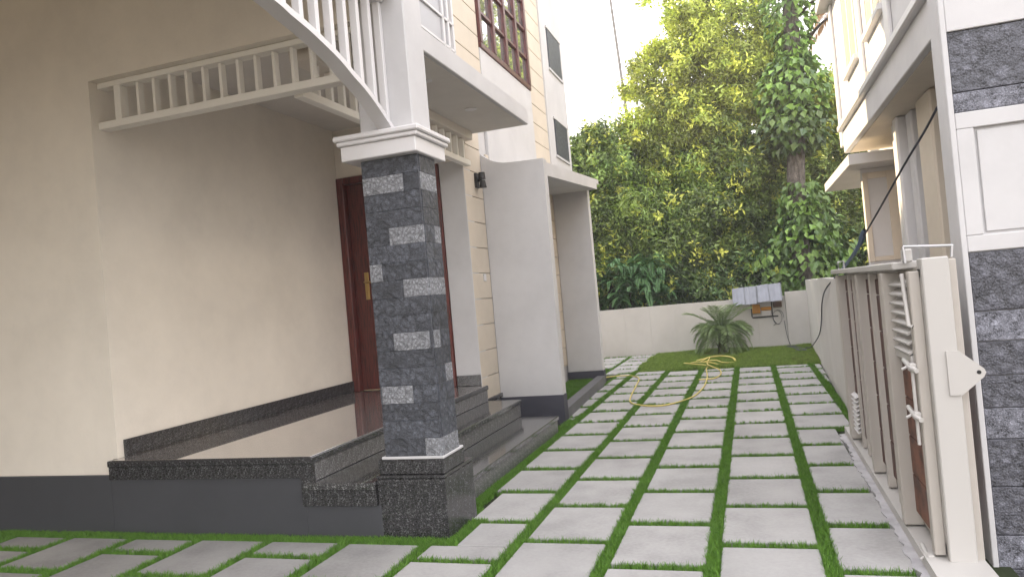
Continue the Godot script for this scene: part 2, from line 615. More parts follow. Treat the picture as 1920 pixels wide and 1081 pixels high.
	M.blade.backlight = Color(0.5, 0.55, 0.35)

# ------------------------------------------------------------------ ground
const P := 0.533
const ROW := 0.665
var slabs: Array = []      # rectangles [x0, x1, z0, z1]

func build_ground() -> void:
	var g := put("ground", cbox(Vector3(400, 0.3, 400), 0.01), M.soil, self, Vector3(0, -0.245, -60))
	struct(g)
	var pv := Node3D.new()
	pv.name = "paving"
	add_child(pv, true)
	struct(pv)
	bx("bedding", pv, M.bed, -5.2, 1.28, -0.09, -0.03, -15.2, -1.6, 0.002)
	var zf := -1.62
	for c in range(-9, 3):
		var even: bool = posmod(c, 2) == 0
		var z0 := (-3.897 if even else -3.897 + ROW * 0.5) + ROW * 4
		for r in 32:
			var za := z0 - ROW * r - 0.037
			var zb := z0 - ROW * (r + 1) + 0.037
			var xa := c * P + 0.036
			var xb := (c + 1) * P - 0.036
			slab_clip(pv, xa, xb, za, zb, zf, c)

func slab_clip(pv: Node, xa: float, xb: float, za: float, zb: float, zf: float, c: int) -> void:
	if za > zf:
		za = zf
	if za - zb < 0.08 or zb > zf - 0.1:
		return
	if c >= -2:
		zb = maxf(zb, -11.86)
	elif c == -3:
		zb = maxf(zb, -12.0) if xb > -1.3 else zb
	if za - zb < 0.07:
		return
	if c <= -4:
		# left of the third joint: in front of the house, and behind it
		if zb > -3.80 or za > -3.80:
			zb = maxf(zb, -3.80)
			if c == -4:
				xb = minf(xb, -1.64)
		else:
			if c < -4:
				if za < -12.4:
					za = minf(za, -12.4)
				else:
					return
			else:
				if zb > -7.75:
					return
				za = minf(za, -7.75)
				if zb > -12.3:
					xa = maxf(xa, -1.83)
			zb = maxf(zb, -14.95)
	elif c == -3:
		if za > -3.8 and zb < -3.8:
			# two pieces: the rest of the slab beside the pier is narrower
			add_slab(pv, xa, xb, za, maxf(zb, -3.8))
			za = -3.8
			xa = -1.41
		elif za <= -3.8 and za > -4.25:
			xa = -1.41
		elif za <= -3.8 and za > -4.42:
			xa = -1.5
		else:
			xa = maxf(xa, -1.565)
	elif c == 1:
		if za > -6.6:
			xb = minf(xb, 0.885)
		else:
			xb = minf(xb, 1.03)
	elif c == 2:
		if za > -7.4:
			return
		xb = minf(xb, 1.075 + (-7.4 - za) * 0.031)
	if xb - xa < 0.045 or za - zb < 0.05:
		return
	add_slab(pv, xa, xb, za, zb)

func add_slab(pv: Node, xa: float, xb: float, za: float, zb: float) -> void:
	if za - zb < 0.05:
		return
	var lift := rng.randf_range(-0.003, 0.003)
	bx("paving_slab", pv, M["slab%d" % (rng.randi() % 4)], xa + rng.randf_range(-0.004, 0.004), xb + rng.randf_range(-0.004, 0.004), -0.04, lift, za + rng.randf_range(-0.005, 0.005), zb + rng.randf_range(-0.005, 0.005), 0.006)
	slabs.append(Rect2(xa, zb, xb - xa, za - zb))

func on_slab(x: float, z: float) -> bool:
	for s in slabs:
		if x > s.position.x and x < s.end.x and z > s.position.y and z < s.end.y:
			return true
	return false

# ------------------------------------------------------------------ the house on the left
func build_house() -> void:
	var h := thing("house", "cream two storey house on the left with granite steps and a stone clad pillar", "house", Vector3(-3.97, 0, -3.93))
	var w: Material = M.wall
	# front wall of the wing on the left, its plinth and the beam over the porch
	bx("plinth", h, M.plinth, -9.5, -3.99, -0.05, 0.392, -4.3, -3.905, 0.003)
	bx("wall", h, w, -9.5, -4.15, 0.392, 7.2, -4.15, -3.93, 0.0003)
	bx("beam", h, w, -3.945, -1.87, 3.125, 7.2, -4.15, -3.93, 0.0003)
	bx("wall", h, w, -4.15, -3.945, 0.502, 7.2, -12.2, -3.93, 0.0003)
	bx("wall", h, w, -4.15, -3.985, 0.392, 0.502, -4.15, -3.93, 0.0003)
	# back wall of the porch with the door opening
	bx("wall", h, w, -3.944, -2.44, 2.862, 7.2, -7.3, -7.1, 0.004)
	bx("wall", h, M.white, -2.708, -2.432, 0.502, 2.861, -7.3, -7.098, 0.004)
	bx("wall", h, w, -3.944, -2.709, -0.05, 0.49, -7.3, -7.1, 0.004)
	# rest of the volume
	bx("wall", h, M.white, -2.65, -2.455, -0.05, 7.2, -12.2, -7.301, 0.006)
	bx("wall", h, M.white, -9.5, -2.66, -0.05, 7.2, -12.2, -12.0, 0.006)
	bx("wall", h, M.cream, -2.65, -2.455, 3.40, 7.2, -7.299, -3.95, 0.006)
	bx("roof", h, M.white, -9.7, -2.2, 7.2, 7.4, -12.5, -3.7, 0.01)
	bx("porch_ceiling", h, M.soffit, -3.944, -2.46, 3.39, 3.5, -7.1, -4.151, 0.003)
	bx("beam", h, M.paint_cream, -2.47, -2.30, 3.045, 3.392, -7.1, -4.152, 0.006)
	# roof of the car porch overhead, its side beam
	bx("car_porch_roof", h, w, -9.5, -1.55, 3.95, 4.15, -3.93, 4.4, 0.01)
	bx("wall", h, w, -9.5, -9.2, -0.05, 3.949, -3.90, 4.4, 0.006)
	bx("car_porch_beam", h, M.soffit, -1.84, -1.56, 3.225, 3.949, -3.93, 4.3, 0.01)
	platform(h)
	pier(h)
	door(h)
	grilles(h)
	side(h)

func platform(h: Node) -> void:
	var g: Material = M.granite
	bx("plinth", h, M.plinth, -3.985, -2.44, -0.05, 0.366, -4.2, -3.90, 0.003)
	bx("plinth", h, M.plinth, -2.44, -1.92, -0.05, 0.192, -4.2, -3.898, 0.003)
	bx("platform", h, M.granite_flat, -3.985, -2.362, 0.455, 0.4965, -7.098, -3.872, 0.006)
	bx("porch_floor", h, M.granite_floor, -3.944, -2.372, 0.4968, 0.5005, -7.097, -3.882, 0.001)
	bx("apron", h, M.granite_flat, -3.985, -2.458, 0.366, 0.4535, -3.93, -3.884, 0.003)
	bx("apron", h, M.granite_flat, -2.456, -2.376, 0.192, 0.4535, -3.93, -3.882, 0.003)
	bx("apron", h, M.granite_flat, -2.374, -1.94, 0.192, 0.289, -3.93, -3.884, 0.003)
	# the steps: treads with a nosing, risers behind
	bx("riser", h, M.granite_riser, -2.46, -2.375, 0.337, 0.4535, -7.09, -3.93, 0.003)
	bx("step", h, M.granite_step, -2.44, -2.022, 0.29, 0.335, -7.11, -3.874, 0.006)
	bx("step", h, M.granite_step, -2.021, -1.942, 0.29, 0.335, -4.3, -3.874, 0.006)
	bx("riser", h, M.granite_riser, -2.16, -2.035, 0.167, 0.2885, -7.10, -4.2, 0.003)
	bx("step", h, M.granite_step, -2.13, -1.628, 0.122, 0.165, -7.05, -4.0, 0.006)
	bx("riser", h, M.granite_riser, -1.80, -1.642, -0.04, 0.1205, -7.04, -4.1, 0.003)
	bx("step_core", h, M.plinth, -2.46, -2.17, -0.05, 0.285, -7.08, -4.21, 0.003)
	bx("step_core", h, M.plinth, -2.165, -1.81, -0.05, 0.118, -7.03, -4.21, 0.003)
	bx("platform_core", h, M.plinth, -3.94, -2.47, -0.05, 0.45, -7.08, -4.21, 0.003)
	# skirting
	bx("skirting", h, M.granite_flat, -3.944, -3.925, 0.502, 0.622, -7.09, -3.985, 0.003)
	bx("skirting", h, M.granite_flat, -2.70, -2.436, 0.502, 0.612, -7.097, -7.08, 0.003)
	bx("skirting", h, M.granite_flat, -2.452, -2.405, 0.30, 0.345, -7.65, -7.12, 0.003)

func pier(h: Node) -> void:
	var p := bx("pier_base", h, M.granite_flat, -1.938, -1.494, -0.04, 0.352, -4.36, -3.902, 0.006)
	bx("base_cap", p, M.granite_flat, -1.938, -1.488, 0.354, 0.372, -4.365, -3.896, 0.004)
	bx("pier_base", h, M.granite_flat, -1.925, -1.496, 0.374, 0.462, -4.24, -3.914, 0.005)
	bx("caulk", p, M.white, -1.90, -1.492, 0.4625, 0.4785, -4.225, -3.917, 0.004)
	bx("pier_core", h, M.kerb, -1.862, -1.512, 0.478, 2.262, -4.17, -3.942, 0.002)
	var shaft := Node3D.new()
	shaft.name = "stone_cladding"
	h.add_child(shaft, true)
	shaft.position = Vector3(-1.69, 0.48, -4.05) - global_at(h)
	# front: rows of riven slate tiles, some of them light
	var rows := 17
	var rh := (2.262 - 0.479) / rows
	var light := {16 - 1: [0.0, 0.72], 16 - 4: [0.4, 1.0], 16 - 6: [0.0, 0.22], 16 - 7: [0.57, 1.0], 16 - 10: [0.32, 0.95], 16 - 13: [0.03, 0.58], 0: [0.72, 1.0]}
	var light_r := {16 - 1: [0.0, 1.0], 16 - 4: [0.6, 1.0], 16 - 7: [0.0, 1.0], 16 - 10: [0.0, 0.38], 16 - 12: [0.55, 1.0], 0: [0.0, 1.0]}
	for r in rows:
		var y0 := 0.479 + r * rh
		for face in 2:
			var cuts := [0.0, 1.0]
			var span: Array = (light if face == 0 else light_r).get(r, [])
			if span.size():
				cuts = [0.0, span[0], span[1], 1.0]
			else:
				cuts = [0.0, 1.0]
			for i in cuts.size() - 1:
				var a: float = cuts[i]
				var b: float = cuts[i + 1]
				if b - a < 0.02:
					continue
				var lit: bool = span.size() > 0 and absf(a - span[0]) < 0.001 and absf(b - span[1]) < 0.001
				var m: Material = M.slate_light if lit else M["slate%d" % (rng.randi() % 3)]
				var out := rng.randf_range(-0.0015, 0.0015) + (0.001 if lit else 0.0)
				if face == 0:
					bx("stone_tile", shaft, m, -1.876 + 0.374 * a, -1.876 + 0.374 * b - 0.0006, y0, y0 + rh - 0.0008, -3.943, -3.926 + out, 0.0015)
				else:
					bx("stone_tile", shaft, m, -1.513, -1.499 + out, y0, y0 + rh - 0.0008, -3.944 - 0.228 * a, -3.944 - 0.228 * b + 0.0006, 0.0015)
		bx("stone_tile", shaft, M["slate%d" % (r % 3)], -1.878 + 0.002, -1.863, y0, y0 + rh - 0.0015, -4.172, -3.945, 0.003)
	# capital and the white pillar over it
	var cp := bx("capital", h, M.paint, -1.968, -1.472, 2.262, 2.352, -4.29, -3.855, 0.005)
	bx("moulding", cp, M.paint, -1.985, -1.452, 2.3525, 2.379, -4.305, -3.838, 0.009)
	bx("moulding", cp, M.paint, -2.0, -1.438, 2.3795, 2.412, -4.32, -3.824, 0.013)
	bx("pillar", h, M.white, -1.868, -1.512, 2.412, 3.949, -4.19, -3.935, 0.008)

func door(h: Node) -> void:
	var d := Node3D.new()
	d.name = "door"
	h.add_child(d, true)
	d.position = Vector3(-3.33, 0.5, -7.1) - global_at(h)
	var f: Material = M.door_frame
	bx("jamb", d, f, -3.942, -3.858, 0.502, 2.858, -7.22, -7.075, 0.006)
	bx("jamb", d, f, -2.79, -2.712, 0.502, 2.858, -7.22, -7.075, 0.006)
	bx("head", d, f, -3.857, -2.791, 2.785, 2.858, -7.22, -7.076, 0.006)
	bx("leaf", d, M.door, -3.856, -3.37, 0.51, 2.783, -7.2, -7.15, 0.005)
	bx("leaf", d, M.door, -3.366, -2.792, 0.51, 2.783, -7.2, -7.15, 0.005)
	for y in [[0.62, 1.3], [1.42, 2.05], [2.17, 2.7]]:
		bx("door_panel", d, M.door, -3.62, -3.45, y[0], y[1], -7.152, -7.138, 0.006)
		bx("door_panel", d, M.door, -3.28, -2.88, y[0], y[1], -7.152, -7.138, 0.006)
	var hp := bx("handle", d, M.brass, -3.722, -3.672, 1.50, 1.80, -7.152, -7.142, 0.004)
	put("lever", tube(curve([Vector3(-3.70, 1.69, -7.143), Vector3(-3.70, 1.69, -7.10), Vector3(-3.68, 1.692, -7.09), Vector3(-3.60, 1.685, -7.09)], 4), [0.011], 8), M.brass, hp, -global_at(hp))
	bx("key_plate", hp, M.brass, -3.712, -3.682, 1.53, 1.60, -7.142, -7.136, 0.004)

func grilles(h: Node) -> void:
	var pc: Material = M.grille
	# over the platform, across the front
	var a := Node3D.new()
	a.name = "porch_grille"
	h.add_child(a, true)
	a.position = Vector3(-2.9, 2.8, -4.04) - global_at(h)
	bx("rail", a, pc, -3.944, -1.88, 2.795, 2.845, -4.075, -3.985, 0.004)
	bx("rail", a, pc, -3.944, -1.88, 3.085, 3.124, -4.075, -3.995, 0.004)
	bx("stile", a, pc, -3.80, -3.745, 2.845, 3.085, -4.072, -3.998, 0.004)
	for i in 13:
		var x := -3.605 + i * 0.139
		bx("bar", a, pc, x - 0.012, x + 0.012, 2.846, 3.084, -4.062, -4.012, 0.003)
	# along the edge of the platform
	var b := Node3D.new()
	b.name = "side_grille"
	h.add_child(b, true)
	b.position = Vector3(-2.37, 2.8, -5.6) - global_at(h)
	bx("rail", b, pc, -2.405, -2.335, 2.78, 2.835, -7.09, -4.08, 0.004)
	var z := -4.30
	while z > -7.05:
		bx("bar", b, pc, -2.395, -2.345, 2.836, 3.044, z - 0.016, z + 0.016, 0.003)
		z -= 0.165
	# arched grille of the car porch, from the capital forward
	var c := Node3D.new()
	c.name = "arched_grille"
	h.add_child(c, true)
	c.position = Vector3(-1.68, 2.45, -3.0) - global_at(h)
	var prof := [Vector3(-1.68, 2.4, -3.945), Vector3(-1.68, 2.502, -3.773), Vector3(-1.68, 2.576, -3.631), Vector3(-1.68, 2.626, -3.494), Vector3(-1.68, 2.676, -3.367), Vector3(-1.68, 2.716, -3.221), Vector3(-1.68, 2.747, -3.085), Vector3(-1.68, 2.77, -2.948), Vector3(-1.68, 2.794, -2.822), Vector3(-1.68, 2.82, -2.5), Vector3(-1.68, 2.825, -2.1), Vector3(-1.68, 2.79, -1.6), Vector3(-1.68, 2.72, -1.1)]
	var cv := curve(prof, 5)
	var poly := PackedVector2Array()
	for p in cv:
		poly.append(Vector2(p.z, p.y + 0.036))
	for i in range(cv.size() - 1, -1, -1):
		poly.append(Vector2(cv[i].z, cv[i].y))
	put("arch_rail", prism(poly, 0, -1.725, -1.635), M.paint, c, -global_at(c))
	z = -3.914
	while z > -3.95 and z < -1.2:
		var y := 2.9
		for i in cv.size() - 1:
			if z >= cv[i].z and z <= cv[i + 1].z:
				y = lerpf(cv[i].y, cv[i + 1].y, (z - cv[i].z) / (cv[i + 1].z - cv[i].z))
		bx("bar", c, M.paint, -1.70, -1.655, y + 0.03, 3.19, z - 0.017, z + 0.017, 0.003)
		z += 0.141
	bx("top_rail", c, M.paint, -1.72, -1.635, 3.19, 3.224, -3.925, -1.1, 0.004)

func w_() -> Material:
	return M.wall

func side(h: Node) -> void:
	# balcony slab with its down lights and railing
	var s := bx("balcony_slab", h, M.white, -2.45, -1.715, 3.135, 3.30, -7.20, -4.19, 0.006)
	for z in [-5.25, -6.25]:
		var cyl := CylinderMesh.new()
		cyl.top_radius = 0.05
		cyl.bottom_radius = 0.056
		cyl.height = 0.014
		put("downlight", cyl, M.paint, s, Vector3(-1.98, 3.129, z) - global_at(s))
	bx("soffit", s, M.soffit, -2.30, -1.75, 3.128, 3.1345, -7.16, -4.2, 0.002)
	var r := Node3D.new()
	r.name = "balcony_railing"
	h.add_child(r, true)
	r.position = Vector3(-1.78, 3.3, -4.9) - global_at(h)
	for y in [3.345, 3.56, 4.1]:
		bx("rail", r, M.paint, -1.80, -1.76, y, y + 0.022, -5.42, -4.2, 0.003)
	for y in [3.345, 3.56, 4.1]:
		bx("rail", r, M.paint, -2.45, -1.80, y, y + 0.022, -5.42, -5.385, 0.003)
	bx("infill_panel", r, M.grey_panel, -1.785, -1.775, 3.368, 4.1, -5.36, -4.2, 0.002)
	for z in [-5.40, -5.30, -5.20]:
		bx("post", r, M.paint, -1.80, -1.76, 3.30, 4.25, z - 0.016, z + 0.016, 0.003)
	for x in [-2.4, -2.2, -2.0]:
		bx("post", r, M.paint, x - 0.02, x + 0.02, 3.30, 4.25, -5.42, -5.385, 0.003)
	# grooved cream wall: separate bands with recessed joints
	var y := 0.30
	while y < 7.0:
		if y < 2.9:
			bx("wall_band", h, M.cream, -2.456, -2.43, y, y + 0.268, -7.645, -7.101, 0.004)
			bx("wall_band", h, M.cream, -2.456, -2.43, y, y + 0.268, -10.80, -7.85, 0.004)
		elif y < 3.1:
			bx("wall_band", h, M.cream, -2.456, -2.43, y, y + 0.268, -7.645, -7.22, 0.004)
		else:
			bx("wall_band", h, M.cream, -2.456, -2.43, y, y + 0.268, -7.93, -5.46 if y < 4.2 else -3.96, 0.004)
		if y > 2.9:
			bx("wall_band", h, M.cream, -2.456, -2.43, y, y + 0.268, -10.85, -10.02, 0.004)
		y += 0.275
	# white surround of the upper window
	bx("window_surround", h, M.white, -2.456, -2.418, 2.87, 4.30, -10.018, -7.935, 0.005)
	bx("window_surround", h, M.white, -2.456, -2.418, 6.05, 7.19, -10.018, -7.935, 0.005)
	var wn := Node3D.new()
	wn.name = "window"
	h.add_child(wn, true)
	wn.position = Vector3(-2.44, 4.3, -8.98) - global_at(h)
	var fr: Material = M.win_frame
	bx("frame", wn, fr, -2.456, -2.40, 4.302, 4.37, -10.0, -7.95, 0.004)
	bx("frame", wn, fr, -2.456, -2.40, 5.98, 6.048, -10.0, -7.95, 0.004)
	for i in 5:
		var z := -7.985 - i * 0.495
		bx("mullion", wn, fr, -2.456, -2.395, 4.371, 5.979, z - 0.038, z + 0.038, 0.004)
	for i in 4:
		var zc := -8.2325 - i * 0.495
		bx("pane", wn, M.glass, -2.45, -2.437, 4.372, 5.978, zc - 0.208, zc + 0.208, 0.002)
		for yy in [4.75, 5.16, 5.57]:
			bx("glazing_bar", wn, fr, -2.45, -2.408, yy - 0.018, yy + 0.018, zc - 0.208, zc + 0.208, 0.003)
	# white pilaster at the far corner with two slate panels
	bx("pilaster", h, M.white, -2.456, -2.405, -0.04, 7.19, -12.24, -10.852, 0.006)
	for yy in [[4.97, 5.60], [3.58, 4.15]]:
		var fm := bx("stone_panel", h, M.slate1, -2.41, -2.388, yy[0], yy[1], -12.02, -11.20, 0.004)
		bx("panel_rim", fm, M.white, -2.41, -2.38, yy[0] - 0.04, yy[0] - 0.002, -12.06, -11.16, 0.004)
		bx("panel_rim", fm, M.white, -2.41, -2.38, yy[1] + 0.002, yy[1] + 0.04, -12.06, -11.16, 0.004)
	# boxed window shade: two fins and a slab
	var poly := PackedVector2Array([Vector2(-2.43, 0.29), Vector2(-1.722, 0.29), Vector2(-1.712, 2.862), Vector2(-2.0, 2.866)])
	for i in 7:
		var t := i / 6.0
		poly.append(Vector2(lerpf(-2.12, -2.43, t), 2.872 + 0.135 * t * t))
	put("shade_fin", prism(poly, 2, -7.80, -7.65), M.white, h, -global_at(h))
	bx("plinth", h, M.plinth_blue, -2.44, -1.716, -0.04, 0.289, -7.806, -7.644, 0.004)
	bx("shade_fin", h, M.white, -2.43, -1.895, 0.19, 2.99, -10.95, -10.80, 0.006)
	bx("plinth", h, M.plinth_blue, -2.44, -1.889, -0.04, 0.189, -10.956, -10.794, 0.004)
	var sl := PackedVector2Array([Vector2(-7.801, 2.70), Vector2(-7.801, 2.852), Vector2(-10.96, 3.06), Vector2(-10.96, 2.99), Vector2(-10.799, 2.985), Vector2(-10.799, 2.90)])
	put("shade_slab", prism(sl, 0, -2.43, -1.74), M.white, h, -global_at(h))
	# low window between the fins
	var lw := Node3D.new()
	lw.name = "window"
	h.add_child(lw, true)
	lw.position = Vector3(-2.43, 0.9, -9.3) - global_at(h)
	bx("frame", lw, fr, -2.432, -2.40, 0.85, 2.5, -10.4, -8.3, 0.004)
	for i in 4:
		bx("pane", lw, M.glass, -2.402, -2.394, 0.92, 2.43, -8.86 - i * 0.505 + 0.49, -8.86 - i * 0.505 + 0.03, 0.002)
	# planter in front of it
	var kb := PackedVector2Array([Vector2(-1.722, -7.81), Vector2(-1.87, -10.79), Vector2(-1.99, -10.79), Vector2(-1.85, -7.81)])
	put("planter_kerb", prism(kb, 1, -0.04, 0.115), M.kerb, h, -global_at(h))
	# wall lamp and switch plate
	var lp := bx("wall_lamp", h, M.black, -2.43, -2.405, 2.60, 2.76, -7.485, -7.395, 0.004)
	var cy := CylinderMesh.new()
	cy.top_radius = 0.034
	cy.bottom_radius = 0.04
	cy.height = 0.075
	put("lamp_head", cy, M.black, lp, Vector3(-2.355, 2.725, -7.44) - global_at(lp))
	var cy2 := cy.duplicate()
	cy2.top_radius = 0.03
	put("lamp_head", cy2, M.black, lp, Vector3(-2.35, 2.635, -7.44) - global_at(lp))
	bx("lamp_arm", lp, M.black, -2.405, -2.36, 2.665, 2.695, -7.455, -7.425, 0.003)
	bx("switch_plate", h, M.paint, -2.43, -2.418, 1.585, 1.665, -7.48, -7.41, 0.003)

# ------------------------------------------------------------------ the house on the right
func build_neighbour() -> void:
	var h := thing("house", "white house on the right behind the gate with deep balcony slabs", "house", Vector3(2.3, 0, -9))
	var w: Material = M.white
	bx("wall", h, w, 2.3, 9.0, -0.05, 5.65, -13.0, -4.6, 0.006)
	var s := bx("balcony_slab", h, M.white, 1.70, 2.299, 2.965, 3.27, -11.0, -4.6, 0.008)
	bx("moulding", s, M.paint, 1.64, 1.76, 3.271, 3.35, -11.06, -4.6, 0.012)
	bx("soffit", s, M.cream, 1.76, 2.29, 2.955, 2.9645, -10.95, -4.6, 0.002)
	var pp := put("rain_pipe", tube([Vector3(1.78, 3.40, -9.2), Vector3(1.78, 3.40, -4.6)], [0.028], 8), M.paint_cream, h, -global_at(h))
	put("pipe_bend", tube(curve([Vector3(1.78, 3.40, -9.2), Vector3(1.78, 3.44, -9.3), Vector3(1.80, 3.62, -9.32)], 4), [0.028], 8), M.paint_cream, pp, -global_at(pp))
	bx("sunshade_slab", h, M.white, 1.60, 2.299, 2.655, 2.79, -12.85, -9.93, 0.006)
	bx("wall", h, w, 1.95, 2.299, 3.35, 5.65, -12.9, -4.6, 0.006)
	bx("roof", h, M.white, 1.75, 9.2, 5.651, 5.8, -13.2, -4.4, 0.01)
	# upper windows
	for z in [[-11.75, -10.75], [-9.9, -8.9], [-8.3, -7.0]]:
		var wn := bx("window", h, M.curtain, 1.94, 1.952, 4.25, 5.5, z[0], z[1], 0.002)
		for zz in [z[0], (z[0] + z[1]) / 2, z[1]]:
			bx("frame", wn, M.paint_cream, 1.93, 1.95, 4.2, 5.6, zz - 0.04, zz + 0.04, 0.004)
		bx("sill", wn, M.paint, 1.88, 1.95, 4.15, 4.22, z[0] - 0.1, z[1] + 0.1, 0.006)
	for z in [-12.9, -10.35, -8.6]:
		bx("pilaster", h, M.paint, 1.91, 1.949, 3.352, 5.64, z - 0.12, z + 0.12, 0.008)
	# ground floor: fins, pilasters and windows
	var fin := bx("shade_fin", h, M.white, 1.815, 2.298, 1.40, 2.654, -10.62, -10.5, 0.006)
	for b in [[1.815, 1.875, 1.44, 2.60], [2.10, 2.298, 1.44, 2.60]]:
		bx("fin_border", fin, M.cream, b[0], b[1], b[2], b[3], -10.5, -10.478, 0.004)
	bx("fin_border", fin, M.cream, 1.876, 2.099, 2.52, 2.60, -10.5, -10.478, 0.004)
	bx("fin_border", fin, M.cream, 1.876, 2.099, 1.44, 1.50, -10.5, -10.478, 0.004)
	bx("sill", h, M.white, 1.80, 2.298, 1.28, 1.40, -10.7, -9.4, 0.006)
	var g := bx("window", h, M.gate_wood, 2.24, 2.299, 1.40, 2.60, -10.45, -9.3, 0.004)
	for z in [-10.2, -9.75, -9.4]:
		bx("pane", g, M.dark_glass, 2.232, 2.241, 1.45, 2.55, z - 0.12, z + 0.12, 0.002)
	for z in [[-9.25, -8.95, M.white, 1.98], [-8.9, -8.72, M.paint, 1.93], [-8.68, -8.45, M.white, 2.02], [-8.1, -7.55, M.cream, 2.0]]:
		bx("pilaster", h, z[2], z[3], 2.298, 1.2, 2.953, z[0], z[1], 0.02)
	var g2 := bx("window", h, M.gate_wood, 2.2, 2.299, 1.2, 2.6, -7.5, -6.3, 0.004)
	for z in [-7.35, -6.95, -6.55]:
		bx("pane", g2, M.dark_glass, 2.192, 2.201, 1.25, 2.55, z - 0.15, z + 0.15, 0.002)
		bx("frame", g2, M.paint_cream, 2.16, 2.2, 1.2, 2.6, z + 0.17, z + 0.23, 0.004)
	# tall clad pillar at the front edge of the picture
	var p := thing("gate_pillar", "tall white pillar with dark slate panels at the right edge, behind the gate", "pillar", Vector3(1.45, 0, -3.6))
	bx("pillar_core", p, M.white, 1.2096, 2.0749, -0.12, 4.2, -3.932, -3.777, 0.004)
	bx("border", p, M.white, 1.2096, 1.2332, -0.12, 4.2, -3.777, -3.752, 0.003)
	bx("border", p, M.white, 1.2343, 2.0749, 2.3804, 4.2, -3.777, -3.754, 0.003)
	bx("border", p, M.white, 1.2343, 2.0749, 1.9364, 2.0095, -3.777, -3.754, 0.003)
	bx("border", p, M.white, 1.2343, 1.3031, 1.4548, 1.9353, -3.777, -3.754, 0.003)
	bx("border", p, M.white, 1.2343, 2.0749, 1.3806, 1.4537, -3.777, -3.754, 0.003)
	bx("recess_panel", p, M.white, 1.3171, 2.0749, 1.4666, 1.9235, -3.777, -3.766, 0.004)
	tile_row(p, 1.2343, 2.0749, 2.103, 2.3782, false)
	tile_row(p, 1.2343, 2.0749, 2.0116, 2.1009, true)
	for r in [[1.113, 1.3785, 0], [0.9775, 1.1108, 1], [0.8238, 0.9753, 0], [0.6797, 0.8216, 0], [0.5411, 0.6776, 1], [0.3293, 0.5389, 0], [0.1111, 0.3271, 0], [-0.0384, 0.1089, 1], [-0.12, -0.0405, 0]]:
		tile_row(p, 1.2343, 2.0749, r[0], r[1], r[2] == 1)

func tile_row(p: Node, x0: float, x1: float, y0: float, y1: float, light: bool) -> void:
	var x := x0
	var k := 0
	while x < x1 - 0.02:
		var e := minf(x + [0.62, 0.71, 0.56][(int(y0 * 100) + k) % 3], x1)
		var m: Material = M.slate_band if light else M.slate_big
		bx("stone_tile", p, m, x, e - 0.0015, y0, y1 - 0.0015, -3.777, -3.759 + rng.randf_range(-0.003, 0.003), 0.003)
		x = e
		k += 1

# ------------------------------------------------------------------ boundary walls
func wall_run(called: String, label: String, a: Vector3, b: Vector3, h0: float, h1: float, t: float, n: int, m: Material) -> Node3D:
	var o := thing(called, label, "wall", a)
	var d := (b - a)
	var side := Vector3(-d.z, 0, d.x).normalized() * t
	for i in n:
		var f0 := float(i) / n
		var f1 := float(i + 1) / n
		var p := a + d * f0 + d.normalized() * 0.001
		var q := a + d * f1 - d.normalized() * 0.001
		var poly := PackedVector2Array([Vector2(p.x, p.z), Vector2(q.x, q.z), Vector2(q.x + side.x, q.z + side.z), Vector2(p.x + side.x, p.z + side.z)])
		put("wall_panel", prism(poly, 1, -0.05, lerpf(h0, h1, (f0 + f1) / 2) + rng.randf_range(-0.008, 0.008)), m, o, -a)
	return o

func build_walls() -> void:
	var m: Material = M.bwall
	wall_run("rear_boundary_wall", "long low white boundary wall of plain panels behind the lawn and the palm", Vector3(0.93, 0, -15.2), Vector3(-8.0, 0, -15.45), 0.985, 0.96, -0.12, 17, m)
	wall_run("rear_boundary_wall", "short higher piece of white wall in the far right corner of the lawn", Vector3(1.33, 0, -15.16), Vector3(0.93, 0, -15.16), 1.065, 1.055, -0.16, 1, m)
	wall_run("side_boundary_wall", "taller white boundary wall along the right side, between the gate and the far corner", Vector3(1.055, 0, -6.62), Vector3(1.33, 0, -15.16), 1.285, 1.26, 0.14, 4, m)
	# ledge under the gate
	var l := put("gate_kerb", prism(PackedVector2Array([Vector2(0.905, -2.2), Vector2(1.14, -2.2), Vector2(1.14, -6.62), Vector2(0.935, -6.62)]), 1, -0.05, 0.06), M.gate_light, self)
	tag(l, "narrow cream painted kerb along the ground under the gate", "kerb")
	# rough cement splash between paving and kerb
	var v := PackedVector2Array()
	var z := -2.3
	while z > -6.6:
		v.append(Vector2(0.868 + rng.randf_range(-0.022, 0.014) + (-2.3 - z) * 0.006, z))
		z -= 0.06
	v.append(Vector2(0.935, -6.6))
	v.append(Vector2(0.907, -2.3))
	var cs := put("cement_edging", prism(v, 1, -0.04, 0.007), M.cement, self)
	struct(cs)

